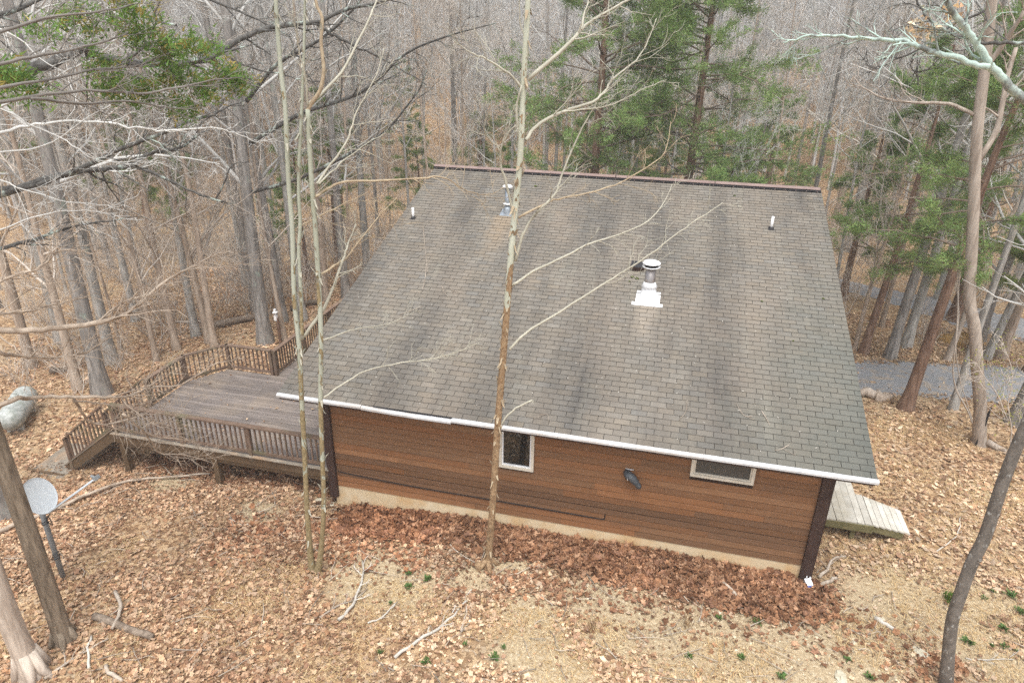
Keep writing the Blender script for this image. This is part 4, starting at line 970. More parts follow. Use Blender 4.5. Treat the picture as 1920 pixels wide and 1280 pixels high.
for (u, v, y, s, n) in ((20, 150, -4.5, .35, 34), (45, 165, -4.5, .3, 24), (195, 125, -3.4, .28, 22), (215, 150, -3.4, .25, 18), (200, 170, -3.4, .22, 14), (320, 95, -3.0, .28, 30), (350, 92, -3.0, .25, 18), (395, 98, -2.9, .22, 16), (300, 110, -3, .2, 12),
    (335, 140, -2.8, .26, 26), (310, 160, -2.8, .2, 14), (270, 172, -2.9, .24, 26), (255, 185, -2.9, .22, 20), (235, 165, -3, .2, 12), (335, 195, -2.7, .25, 20), (345, 210, -2.7, .2, 12), (380, 165, -2.6, .2, 18), (395, 185, -2.6, .16, 10), (430, 145, -2.5, .26, 24), (450, 155, -2.5, .2, 16), (415, 135, -2.6, .2, 12),
    (225, 25, -3.4, .3, 24), (260, 70, -3.3, .25, 20), (275, 60, -3.3, .3, 18), (240, 10, -3.4, .25, 18), (150, 30, -3.6, .25, 18), (100, 40, -3.8, .25, 14), (160, 55, -3.6, .2, 12), (60, 62, -4, .2, 12), (10, 130, -4.5, .25, 18)):
    p0 = at_y(u, v, y)
    n = int(n*1.3); pp = p0+rng.standard_normal((n, 3))*s*np.array([.52, .5, .36]); col = np.where(rng.random((n, 1)) < .8, [[.17, .28, .07]], [[.36, .30, .09]])
    sprays(fo, pp, np.array([.6, .2, .5])+rng.standard_normal((n, 3))*.4, 11, .12, rng, col, .6, .022)
off(l2, mb).build('crown', M['twig_dark'], l2, True); off(l2, fo).build('foliage', M['foliage'], l2)

# large tree at the left edge with dark lichened limbs across the top
rng = np.random.default_rng(8)
b = gp(12, 965); ot = thing('oak_tree', 'large lichen spotted tree at the left edge behind the dish', 'tree', tuple(b)); YO = float(b[1])
P = smooth_path([b-TUP*.3, b+np.array([0, 0, .6]), b+np.array([-.05, 0, 3]), b+np.array([0, .1, 6]), b+np.array([.1, 0, 10]), b+np.array([.0, 0, 16])], 5)
mb = MB(); mb.tube(P, np.interp(np.linspace(0, 1, len(P)), [0, .08, .2, .6, 1], [.5, .33, .29, .22, .08]), 16); off(ot, mb).build('trunk', M['bark_dark'], ot, True)
mb = MB(); mb2 = MB()
OL_ = [([(-330, 230), (-120, 190), (0, 150), (75, 125), (125, 107), (155, 90), (178, 103), (235, 118), (302, 119), (370, 116), (413, 97), (464, 67), (537, 45), (591, 44), (640, 20), (700, 8), (770, -15)], 3.5, .115, .03, 16, 2.0, .3),
 ([(-250, 420), (-60, 380), (60, 345), (95, 333), (160, 320), (205, 316), (245, 310), (275, 290), (310, 283), (335, 278), (370, 255), (392, 243)], 2.0, .085, .018, 12, 1.6, .35),
 ([(245, 310), (300, 330), (350, 355), (400, 373), (427, 381)], 2.2, .045, .014, 4, 1.0, .2), ([(405, 373), (420, 345), (435, 310), (465, 303)], 2.2, .022, .012, 2, .7, .2),
 ([(-250, 400), (-60, 360), (60, 350), (150, 316), (235, 275), (302, 252), (352, 228), (393, 218), (420, 205), (460, 188)], 1.2, .065, .014, 12, 1.5, .3),
 ([(591, 44), (620, 62), (660, 85), (700, 103), (760, 135), (800, 160)], 3.0, .04, .01, 8, 1.2, .2), ([(330, 48), (290, 35), (300, 5), (320, -30)], 2.5, .03, .012, 4, .9, .2),
 ([(-280, 90), (-100, 45), (40, 15), (110, -20)], .5, .07, .03, 7, 1.6, .2), ([(413, 97), (450, 120), (520, 138), (570, 150), (640, 160)], 3.0, .03, .008, 7, 1.0, .2),
 ([(-200, 520), (-50, 480), (60, 450), (140, 425), (230, 410)], .0, .06, .012, 10, 1.5, .3), ([(380, -5), (440, 18), (500, 45), (545, 70)], 2.5, .03, .012, 5, .9, .2)]
for pt, y1, r0, r1, n, L, fi in OL_: limb(mb, pt, YO if pt[0][0] < 0 else y1-.3, y1, r0, r1, rng, n, L*.8, 1, fi, wob=.012)
OL2 = [([(-200, 300), (0, 250), (40, 240), (100, 230), (180, 228), (260, 238), (310, 245), (400, 240), (440, 250), (480, 265), (520, 262)], .5, .05, .008, 14, 1.4, .3), ([(-150, 150), (0, 205), (60, 235), (125, 265), (170, 295), (230, 304), (275, 295)], -1.5, .026, .006, 10, 1.2, .3),
 ([(-120, 240), (0, 200), (60, 175), (130, 130), (180, 110), (205, 85), (228, 55), (225, 30), (200, 15)], -2.0, .03, .007, 9, 1.1, .3), ([(-150, 290), (-20, 288), (80, 275), (150, 230), (220, 190), (300, 180)], -1, .03, .007, 9, 1.2, .3),
 ([(-100, 320), (0, 340), (60, 360), (130, 378), (205, 385)], -2, .024, .006, 9, 1.2, .3), ([(-100, 450), (0, 430), (70, 405), (140, 395), (220, 400)], -2, .03, .006, 10, 1.2, .3), ([(-60, 30), (30, 70), (75, 110), (130, 140)], -2.5, .02, .006, 6, 1.0, .2), ([(110, -20), (140, 60), (142, 130)], -2, .014, .006, 4, .8, .2)]
for pt, y1, r0, r1, n, L, fi in OL2: limb(mb2, pt, YO, y1, r0*.72, r1*.8, rng, n, L*.85, 1, fi, wob=.012)
off(ot, mb).build('crown', M['bark_darkbranch'], ot, True); off(ot, mb2).build('limb', M['twig_grey'], ot, True)

# lichened limbs from a tree standing just outside the right edge
rng = np.random.default_rng(9)
tb = at_y(2420, 300, -3.0); tb = np.array([tb[0], -3.0, hh(tb[0], -3.0)]); rt = thing('oak_tree', 'tree at the right edge with pale green lichen covered limbs', 'tree', tuple(tb))
P = smooth_path([tb-TUP*.3, tb+np.array([0, 0, 1]), tb+np.array([.05, 0, 4]), tb+np.array([0, .1, 8]), tb+np.array([.1, 0, 13])], 5)
mb = MB(); mb.tube(P, np.interp(np.linspace(0, 1, len(P)), [0, .1, .6, 1], [.34, .22, .16, .06]), 14); off(rt, mb).build('trunk', M['bark_grey'], rt, True)
mb = MB()
RL_ = [([(2420, 480), (2200, 370), (2000, 245), (1920, 185), (1898, 169), (1879, 145), (1856, 124), (1851, 112), (1837, 91), (1820, 68), (1804, 47), (1790, 28), (1781, 14), (1775, -5), (1765, -60)], -3.6, .058, .025, 7, .9, .35),
 ([(1856, 126), (1827, 120), (1771, 103), (1734, 91), (1710, 84), (1687, 76), (1640, 73), (1600, 70), (1560, 68), (1520, 67), (1490, 75), (1468, 80)], -3.2, .036, .009, 12, .8, .2)]
for pt, y1, r0, r1, n, L, fi in RL_: limb(mb, pt, -3.0 if pt[0][0] > 2000 else -3.4, y1, r0, r1, rng, n, L*.8, 1, fi)
off(rt, mb).build('crown', M['bark_lichen'], rt, True)
mb = MB()
for pt, y1, r0, r1, n, L, fi in [([(2350, 190), (2150, 120), (1990, 88), (1920, 82), (1886, 80), (1846, 81), (1827, 73), (1790, 66), (1767, 53), (1743, 35), (1729, 19), (1720, 0), (1715, -40)], -2.2, .026, .010, 10, .9, .3),
 ([(1846, 20), (1795, 42), (1771, 59), (1752, 73), (1717, 96), (1668, 117), (1640, 131), (1622, 120)], -2.4, .016, .006, 7, .7, .3), ([(1717, 96), (1708, 115), (1715, 135), (1740, 130), (1765, 108)], -2.4, .01, .005, 3, .4, .3)]:
    limb(mb, pt, -3.0 if pt[0][0] > 2000 else y1, y1, r0, r1, rng, n, L*.8, 1, fi)
off(rt, mb).build('limb', M['bark_darkbranch'], rt, True)
lf = MB()
for (u, v, n, c_) in ((1742, 55, 60, (.62, .50, .33)), (1735, 60, 40, (.66, .55, .40)), (1780, 30, 18, (.5, .32, .16)), (1805, 12, 14, (.6, .4, .25))):
    p0 = at_y(u, v, -2.4)
    for _ in range(n//4): spray(lf, p0+rng.standard_normal(3)*.09, unit(rng.standard_normal(3)), 4, .07, rng, c_, 1.0, .05)
off(rt, lf).build('clinging_leaves', M['litter'], rt)

# smooth young tree in the right foreground
rng = np.random.default_rng(10)
b = gp(1775, 1283); sp_ = thing('young_tree', 'leaning smooth grey brown young tree at the lower right corner', 'tree', tuple(b)); mb = MB()
pts = [(1772, 1300), (1777, 1240), (1785, 1165), (1802, 1110), (1822, 1055), (1845, 1010), (1862, 960), (1880, 905), (1905, 840), (1935, 770), (1985, 640), (2030, 500), (2060, 380)]
P = smooth_path(np.array([at_y(u, v, b[1]+.15*k/12) for k, (u, v) in enumerate(pts)]), 4); R = np.interp(np.linspace(0, 1, len(P)), [0, .1, .6, 1], [.125, .100, .088, .06]); mb.tube(P, R, 16)
k_ = int(len(P)*.36); mb.tube([P[k_]+np.array([.03, -.06, 0]), P[k_]+np.array([.04, -.105, .03])], [.045, .025], 8)
off(sp_, mb).build('trunk', M['bark_smooth'], sp_, True)
mb = MB(); children(mb, P[-14:], R[-14:], 6, .3, .8, 1.8, 1, rng, TWIGS, .4); off(sp_, mb).build('crown', M['twig_grey'], sp_, True)

# ---- mid-distance trees that can be told apart, at the feet they have in the picture
def r_at(p, w): return w/2/FPX*float(np.dot(np.array(p)-CAM_P, CF))
def mid(u, v, w, H, mats, label, seed, lean=(0, 0), first=.34, spec=BARE_MID, name='bare_tree', wob=.12, blen=None, group='bare trees around the cabin'):
    p = gp(u, v); r = r_at(p, w)
    return plant(name, label, bare_meshes(name, H, r, seed, mats[0], mats[1], spec, lean, wob, first, blen), tuple(p), group=group)
GR = (M['bark_grey'], M['twig_grey']); DK = (M['bark_dark'], M['twig_grey']); TN = (M['bark_tan'], M['twig_tan']); PL = (M['bark_pale'], M['twig_pale'])
MID = [(192, 738, 29, 19, DK, 'thick grey ridged trunk just left of the deck stairs', (.03, 0)), (498, 642, 25, 20, DK, 'stout dark grey trunk behind the bird feeder post', (.015, 0)),
 (402, 648, 13, 13, TN, 'orange tan trunk behind the far deck rail, right one of a pair', (.0, .02)), (392, 642, 13, 12, TN, 'orange tan trunk behind the far deck rail, left one of a pair', (-.07, .02)),
 (212, 682, 20, 17, GR, 'grey trunk standing behind the thick trunk by the stairs', (0, 0)), (148, 729, 17, 12, TN, 'crooked tan trunk left of the thick trunk by the stairs', (-.03, .03)),
 (294, 678, 10, 11, TN, 'thin tan tree on the open leaves beyond the deck', (-.02, 0)), (332, 656, 13, 13, TN, 'tan tree just beyond the clipped deck corner', (0, 0)), (368, 630, 15, 16, GR, 'grey trunk left of the orange tan pair', (0, 0)),
 (536, 642, 9, 11, TN, 'thin leaning tan tree right of the bird feeder', (-.07, .02)), (568, 600, 16, 17, GR, 'grey trunk behind the deck walkway rail', (-.02, 0)), (530, 602, 18, 17, DK, 'dark trunk with a bulge left of the walkway rail', (-.03, 0)),
 (118, 640, 22, 18, GR, 'grey trunk deep in the thicket at far left', (0, 0)), (60, 690, 18, 15, TN, 'tan trunk in the thicket above the gas tank', (.02, 0)), (255, 600, 14, 15, GR, 'slim grey tree in the middle of the left thicket', (0, 0)),
 (650, 560, 16, 17, DK, 'dark trunk close to the left roof rake', (0, 0)), (612, 565, 12, 15, TN, 'tan trunk over the end of the walkway rail', (0, 0)), (690, 520, 15, 18, GR, 'grey trunk behind the left roof rake', (0, 0)),
 (1668, 670, 19, 19, DK, 'straight dark trunk beyond the driveway', (.03, 0)), (1698, 650, 18, 18, GR, 'pale grey trunk behind the straight dark one beyond the driveway', (.02, 0)),
 (1848, 674, 14, 15, GR, 'grey trunk leaning right beyond the driveway', (.12, .02)), (1874, 670, 20, 15, TN, 'stout tan trunk beside the right leaning grey one', (.03, 0)), (1818, 664, 14, 12, DK, 'dark slim trunk beyond the driveway near the straw heap', (.08, 0)),
 (1775, 676, 11, 10, PL, 'pale pole leaning right beside the straw heap', (.10, .03)), (1652, 614, 9, 12, TN, 'very thin tan tree beyond the driveway', (.01, 0)), (1602, 656, 8, 11, TN, 'thin stem close to the right roof edge', (.01, 0)),
 (1902, 795, 28, 14, DK, 'dark trunk at the right edge before the driveway', (.05, 0)), (1895, 560, 18, 16, GR, 'grey trunk at the right edge behind the upper lane', (0, 0)), (1760, 560, 16, 17, GR, 'grey trunk behind the upper bend of the lane', (0, 0)),
 (1590, 470, 14, 18, GR, 'white grey trunk near the right end of the ridge', (.02, 0)), (1612, 480, 12, 17, PL, 'pale birch like trunk near the right end of the ridge', (.03, 0)), (1555, 460, 13, 16, TN, 'tan forked tree beside the right end of the ridge', (.03, 0))]
MINR = .006
for k, (u, v, w, H, mt, lab, ln) in enumerate(MID):
    o = mid(u, v, w, H, mt, lab, 100+k, ln, first=.30 if H > 13 else .24)
    if k == 1:      # two long dark limbs of the stout trunk reach towards the ridge
        rng = np.random.default_rng(19); mb = MB(); yy = o.location.y
        for pt, r0 in (([(474, 360), (560, 335), (640, 296), (700, 262), (731, 238), (784, 171), (800, 130)], .075), ([(468, 270), (560, 215), (640, 188), (690, 165), (761, 101), (842, 67), (929, 44)], .085), ([(462, 190), (520, 120), (600, 75), (660, 20), (700, -30)], .08)):
            limb(mb, pt, yy, yy-.8, r0, .015, rng, 9, 2.0, 1, .25)
        off(o, mb).build('limb', M['bark_darkbranch'], o, True)

# cedars that can be told apart
def ced(p, label, seed, H, r, **kw): return plant('cedar_tree', label, cedar_meshes(H, r, seed, **kw), tuple(p), group='green cedars around the cabin')
for (u, v, y, H, r, lab, sd_, kw) in ((1112, 345, 15.5, 18, .24, 'left one of two tall green cedars behind the ridge', 31, dict(first=.28, n_br=88, reach=4.7, dens=.95, dead=.24)),
   (1272, 345, 15.5, 17.5, .24, 'right one of two tall green cedars behind the ridge', 32, dict(first=.26, n_br=98, reach=4.3, dens=1.0, dead=.12, lean=(.05, .02)))):
    q = at_y(u, v, y); ced((q[0], q[1], hh(q[0], q[1])), lab, sd_, H, r, **kw)
for (u, v, H, w, lab, sd_, kw) in ((1697, 766, 12.5, 22, 'leaning shaggy cedar trunk on the near side of the driveway', 33, dict(lean=(.07, .03), first=.36, n_br=44, reach=3.0)),
   (1618, 662, 11, 15, 'slim cedar close to the right edge of the roof', 34, dict(lean=(.05, 0), first=.34, n_br=34, reach=2.6, dens=.9)),
   (1790, 600, 14, 24, 'dark bushy cedar behind the pale dead trunk', 35, dict(first=.22, n_br=74, reach=3.8, dens=.9, dead=.12)),
   (1935, 700, 10, 26, 'bright green cedar at the right edge of the picture', 36, dict(first=.3, n_br=40, reach=2.4, green=(.16,.22,.05))),
   (1580, 560, 8, 14, 'small cedar beside the right roof edge', 37, dict(first=.3, n_br=30, reach=2.0, dens=.9)),
   (900, 440, 8, 14, 'small cedar behind the ridge near the vent pipe', 38, dict(first=.25, n_br=30, reach=2.2, dens=.7, green=(.22,.28,.12))),
   (1180, 430, 10, 18, 'low cedar half hidden behind the ridge', 39, dict(first=.2, n_br=44, reach=2.8, green=(.19,.255,.10))),
   (1420, 455, 9, 18, 'low green cedar behind the right half of the ridge', 40, dict(first=.2, n_br=44, reach=2.8)),
   (640, 430, 9, 16, 'faint green cedar deep in the woods left of the roof', 41, dict(first=.3, n_br=34, reach=2.2, green=(.20,.245,.13))),
   (330, 420, 9, 16, 'faint green cedar deep in the left woods', 42, dict(first=.3, n_br=34, reach=2.4, green=(.20,.245,.13))),
   (110, 380, 12, 18, 'tall faint cedar in the upper left woods', 43, dict(first=.3, n_br=40, reach=2.8, green=(.20,.245,.13)))):
    p = gp(u, v); ced(p, lab, sd_, H, r_at(p, w), **kw)
# pale dead trunk with a long root, right of the roof
b = gp(1838, 832); dt = thing('dead_tree', 'pale barkless dead trunk with a dark scar before the driveway', 'tree', tuple(b)); mb = MB(); rng = np.random.default_rng(12)
P = smooth_path(np.array([b-TUP*.2]+[at_y(u, v, b[1]) for u, v in ((1836, 815), (1838, 760), (1832, 690), (1828, 620), (1818, 560), (1822, 470), (1826, 380), (1832, 250), (1846, 130), (1860, 0), (1868, -80))]), 4)
mb.tube(P, np.interp(np.linspace(0, 1, len(P)), [0, .08, .2, .5, 1], [.27, .19, .165, .145, .11]), 16)
mb.tube(smooth_path([b+np.array([.1, -.1, .15]), b+np.array([.6, -.35, .02]), b+np.array([1.4, -.6, -.02]), b+np.array([2.2, -.9, -.08])], 4), np.linspace(.11, .04, 13), 7)
off(dt, mb).build('trunk', M['bark_pale'], dt, True)
mb = MB(); mb.tube(smooth_path([b+np.array([-.14, -.10, -.1]), b+np.array([-.13, -.11, .6]), b+np.array([-.10, -.11, 1.3])], 4), np.linspace(.10, .02, 9), 7); off(dt, mb).build('bark_scar', M['black'], dt, True)
mb = MB(); limb(mb, [(1826, 215), (1780, 195), (1720, 193), (1660, 185), (1620, 165), (1600, 145)], b[1], b[1]+1, .05, .012, rng, 9, 1.2, 1, .3); limb(mb, [(1835, 300), (1870, 240), (1885, 160), (1905, 90)], b[1], b[1]+.6, .08, .05, rng, 4, 1.2, 1, .3)
limb(mb, [(1846, 130), (1890, 70), (1920, 20)], b[1], b[1]-.5, .07, .04, rng, 4, 1.2, 1, .3); off(dt, mb).build('crown', M['bark_pale'], dt, True)
# hanging vine and thin shrubs by the dead trunk
b = gp(1826, 800); vn = thing('woody_vine', 'twisted woody vine hanging beside the pale dead trunk', 'vine', tuple(b)); mb = MB()
for pts, r in (([(1826, 800), (1812, 765), (1795, 735), (1787, 700), (1790, 660), (1795, 600), (1797, 540), (1802, 470), (1806, 420)], .022), ([(1824, 790), (1810, 745), (1800, 710), (1792, 650), (1798, 590), (1794, 530), (1800, 480)], .014)):
    mb.tube(smooth_path(np.array([at_y(u, v, b[1]) for u, v in pts]), 4), r, 6)
off(vn, mb).build('stems', M['twig_tan'], vn, True)
# budding shrub at the right edge
b = gp(1893, 845); sh = thing('budding_shrub', 'thin shrub with tiny yellow green buds at the right edge', 'shrub', tuple(b)); mb = MB(); fo = MB(); rng = np.random.default_rng(13)
for pts in ([(1893, 845), (1896, 800), (1890, 760), (1898, 700), (1880, 640)], [(1893, 845), (1905, 810), (1925, 780), (1940, 700)], [(1895, 800), (1870, 740), (1845, 705), (1830, 680)]):
    P, R = limb(mb, pts, b[1], b[1]-.2, .022, .006, rng, 9, 1.0, 1, .3)
    for q in P[6:]:
        for _ in range(10): spray(fo, q+rng.standard_normal(3)*.28, unit(rng.standard_normal(3)), 3, .04, rng, (.32, .34, .05), 1, .03)
off(sh, mb).build('stems', M['twig_tan'], sh, True); tag(off(sh, fo).build('buds', M['green'], sh), kind='stuff')

# ---- the wood: copies of a few bare trees, each a tree of its own
VAR = []
for k in range(9):
    rr = np.random.default_rng(300+k); H = [17, 19, 15, 21, 16, 18, 13, 14, 20][k]
    mt = [GR, GR, TN, DK, GR, TN, TN, GR, DK][k]
    VAR.append((bare_meshes('bare_tree', H, [.10, .13, .075, .14, .09, .08, .06, .07, .12][k], 300+k, mt[0], mt[1], BARE, (rr.normal(0, .015), rr.normal(0, .015)), .18), k))
CVAR = [cedar_meshes(10, .13, 60, first=.28, n_br=34, reach=2.2, dens=.8), cedar_meshes(12, .15, 61, first=.34, n_br=36, reach=2.4, dens=.8)]
rng = np.random.default_rng(77); placed = [(o.location.x, o.location.y) for o in bpy.data.objects if o.parent is None and 'tree' in o.name]
def in_view(x, y, m=120):
    q = np.array([x, y, float(h0(np.array([x]), np.array([y]))[0])+3])-CAM_P; d = q @ CF
    if d < 2: return False
    u = 960+FPX*(q @ CR)/d; return -m < u < 1920+m
def free(x, y, gap):
    if -8.5 < x < 13.5 and -6 < y < 15.2: return False
    if y < 14 and x > 11 and y < 9: return False
    if x < -6 and y < 6: return False
    if road_dist(np.array([x]), np.array([y]))[0] < 1.9: return False
    return all((x-a)**2+(y-b_)**2 > gap*gap for a, b_ in placed)
ADJ = ['slim grey', 'tall grey', 'thin tan', 'stout dark', 'slender grey', 'straight tan', 'spindly tan', 'small grey', 'tall dark']
REG = {'left': 'left of the roof', 'mid': 'behind the ridge', 'right': 'right of the roof'}
n_ind = 0; tries = 0
while n_ind < 185 and tries < 30000:
    tries += 1
    x = rng.uniform(-46, 44); y = rng.uniform(3, 47)
    if rng.random() > np.interp(y, [3, 12, 47], [1.0, .85, .6]): continue
    if not in_view(x, y) or not free(x, y, 1.3 if y < 25 else 1.1): continue
    if x < -5 and y < 24 and rng.random() < .5: continue
    placed.append((x, y)); (me, k) = VAR[rng.integers(len(VAR))]
    q = np.array([x, y, 0])-CAM_P; u = 960+FPX*(q @ CR)/(q @ CF); side_ = 'left' if u < 700 else 'mid' if u < 1500 else 'right'
    sc_ = rng.uniform(.75, 1.15); how = 'nearer' if y < 22 else 'deeper' if y < 36 else 'farthest'; big = 'short' if sc_ < .88 else 'high' if sc_ > 1.02 else 'medium'
    plant('bare_tree', f'{big} {ADJ[k]} bare tree among the {how} woods {REG[side_]}', me, (x, y, hh(x, y)), rng.uniform(0, 6.28), sc_, f'bare trees in the {how} woods {REG[side_]}'); n_ind += 1
for k in range(16):
    for _ in range(200):
        x = rng.uniform(-40, 44); y = rng.uniform(16, 48)
        if in_view(x, y, 0) and free(x, y, 2.0): break
    sc_ = rng.uniform(.6, 1.0); side_ = ['left of the roof', 'behind the ridge', 'right of the roof'][int(np.clip((x+8)//10, 0, 2))]; how = 'nearer' if y < 26 else 'deeper' if y < 37 else 'farthest'
    placed.append((x, y)); plant('cedar_tree', f'{"small" if sc_ < .73 else "middling" if sc_ < .87 else "large"} {["rounded", "slender"][k % 2]} green cedar among the {how} woods {side_}', CVAR[k % 2], (x, y, hh(x, y)), rng.uniform(0, 6.28), sc_, 'cedars scattered in the woods')

# ---- the far wooded hillside and the brush: one mass each, instances of forms kept in the same mesh
def scatter_stuff(name, label, forms, pts, rots, scls, which, mats):
    """forms: list of (V, Q) ; every loose point carries one copy of its form"""
    V = []; Q = []; pid = []; n = 0; mi = []
    for k, (fv, fq, m) in enumerate(forms):
        V.append(fv); Q.append(fq+n); pid.append(np.full(len(fv), k)); n += len(fv); mi.append(np.full(len(fq), m))
    V.append(pts); pid.append(-1-np.asarray(which)); V = np.vstack(V); Q = np.vstack(Q); pid = np.concatenate(pid).astype(np.int32); mi = np.concatenate(mi).astype(np.int32)
    me = bpy.data.meshes.new(name); me.vertices.add(len(V)); me.vertices.foreach_set('co', V.astype(np.float32).ravel())
    me.loops.add(Q.size); me.loops.foreach_set('vertex_index', Q.astype(np.int32).ravel()); me.polygons.add(len(Q)); me.polygons.foreach_set('loop_start', (np.arange(len(Q))*4).astype(np.int32))
    for m in mats: me.materials.append(m)
    me.polygons.foreach_set('material_index', mi)
    z = np.zeros(len(V)); rz = z.copy(); rz[n:] = rots; sc = z.copy(); sc[n:] = scls
    for nm, ty, val in (('pid', 'INT', pid), ('turn', 'FLOAT', rz.astype(np.float32)), ('size', 'FLOAT', sc.astype(np.float32))):
        a = me.attributes.new(nm, ty, 'POINT'); a.data.foreach_set('value', val)
    me.update(calc_edges=True); o = link(name, me); tag(o, label, kind='stuff')
    g = bpy.data.node_groups.new(name, 'GeometryNodeTree'); g.interface.new_socket('Geometry', in_out='INPUT', socket_type='NodeSocketGeometry'); g.interface.new_socket('Geometry', in_out='OUTPUT', socket_type='NodeSocketGeometry')
    gi = g.nodes.new('NodeGroupInput'); go = g.nodes.new('NodeGroupOutput'); jn = g.nodes.new('GeometryNodeJoinGeometry')
    def attr(nm, ty):
        a = g.nodes.new('GeometryNodeInputNamedAttribute'); a.data_type = ty; a.inputs[0].default_value = nm; return a.outputs['Attribute']
    A = attr('pid', 'INT'); T_ = attr('turn', 'FLOAT'); S_ = attr('size', 'FLOAT'); cx_ = g.nodes.new('ShaderNodeCombineXYZ'); g.links.new(T_, cx_.inputs[2])
    def pick(val):
        c_ = g.nodes.new('FunctionNodeCompare'); c_.data_type = 'INT'; c_.operation = 'EQUAL'; g.links.new(A, c_.inputs[2]); c_.inputs[3].default_value = val
        s_ = g.nodes.new('GeometryNodeSeparateGeometry'); s_.domain = 'POINT'; g.links.new(gi.outputs[0], s_.inputs[0]); g.links.new(c_.outputs[0], s_.inputs[1]); return s_.outputs[0]
    for k in range(len(forms)):
        ip = g.nodes.new('GeometryNodeInstanceOnPoints'); g.links.new(pick(-1-k), ip.inputs['Points']); g.links.new(pick(k), ip.inputs['Instance'])
        er = g.nodes.new('FunctionNodeEulerToRotation'); g.links.new(cx_.outputs[0], er.inputs[0]); g.links.new(er.outputs[0], ip.inputs['Rotation']); g.links.new(S_, ip.inputs['Scale']); g.links.new(ip.outputs[0], jn.inputs[0])
    g.links.new(jn.outputs[0], go.inputs[0]); md = o.modifiers.new('scatter', 'NODES'); md.node_group = g
    return o
MINR = .011
def far_form(H, r, seed):
    rg = np.random.default_rng(seed); P = trunk_path(H, rg, .2, (rg.normal(0, .02), rg.normal(0, .02)), 8); R = trunk_radii(P, r, .3); mb = MB(); mb.tube(P, R, 5, cap=False)
    spec = [(8, 13, .28, .75, .32, .05, .05), (4, 8, .15, .7, .5, .14, .10), (3, 7, .15, .65, .55, .18, .10), (3, 0, 0, 0, 0, .16, .05)]
    children(mb, P, R, 15, .22, .75, .32*H, 0, rg, spec, .4); return np.vstack(mb.V), np.vstack(mb.Q), 0
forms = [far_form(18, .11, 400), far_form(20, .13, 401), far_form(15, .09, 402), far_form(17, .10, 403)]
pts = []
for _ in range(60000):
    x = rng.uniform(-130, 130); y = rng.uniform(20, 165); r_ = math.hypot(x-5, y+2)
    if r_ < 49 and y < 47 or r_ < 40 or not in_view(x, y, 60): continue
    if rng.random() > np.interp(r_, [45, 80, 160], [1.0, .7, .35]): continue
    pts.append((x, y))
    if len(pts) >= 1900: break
pts = np.array(pts); scatter_stuff('distant_wood', 'hazy mass of bare trees covering the far hillside', forms, np.c_[pts, hgt(pts[:, 0], pts[:, 1])-.2], rng.uniform(0, 6.28, len(pts)), rng.uniform(.65, 1.15, len(pts)), rng.integers(0, 4, len(pts)), [M['twig_far_hazed']])
MINR = .006
def brush_form(seed, H):
    rg = np.random.default_rng(seed); mb = MB(); spec = [(4, 0, 0, 0, 0, .1, 0), (5, 5, .2, .6, .45, .16, .05), (4, 4, .2, .7, .5, .2, .03), (3, 0, 0, 0, 0, .2, 0)]
    for k in range(5): grow(mb, rg.standard_normal(3)*np.array([.15, .15, 0]), unit([rg.normal(0, .35), rg.normal(0, .35), 1]), H*rg.uniform(.6, 1.1), .016, 1, rg, spec)
    return np.vstack(mb.V), np.vstack(mb.Q), 0
forms = [brush_form(500, 2.6), brush_form(501, 3.4), brush_form(502, 1.8)]; pts = []
for _ in range(60000):
    x = rng.uniform(-42, 42); y = rng.uniform(1, 46)
    if not in_view(x, y, 30) or (-8.5 < x < 12.6 and y < 15.6) or road_dist(np.array([x]), np.array([y]))[0] < 2.0 or (x > 11 and y < 13) or (x < -6 and y < 9 and x > -11): continue
    if rng.random() > (.9 if x < 5 else .45): continue
    pts.append((x, y))
    if len(pts) >= 700: break
pts = np.array(pts); scatter_stuff('undergrowth_brush', 'thin leafless brush growing between the trunks', forms, np.c_[pts, hgt(pts[:, 0], pts[:, 1])-.05], rng.uniform(0, 6.28, len(pts)), rng.uniform(.6, 1.3, len(pts)), rng.integers(0, 3, len(pts)), [M['twig_tan']])

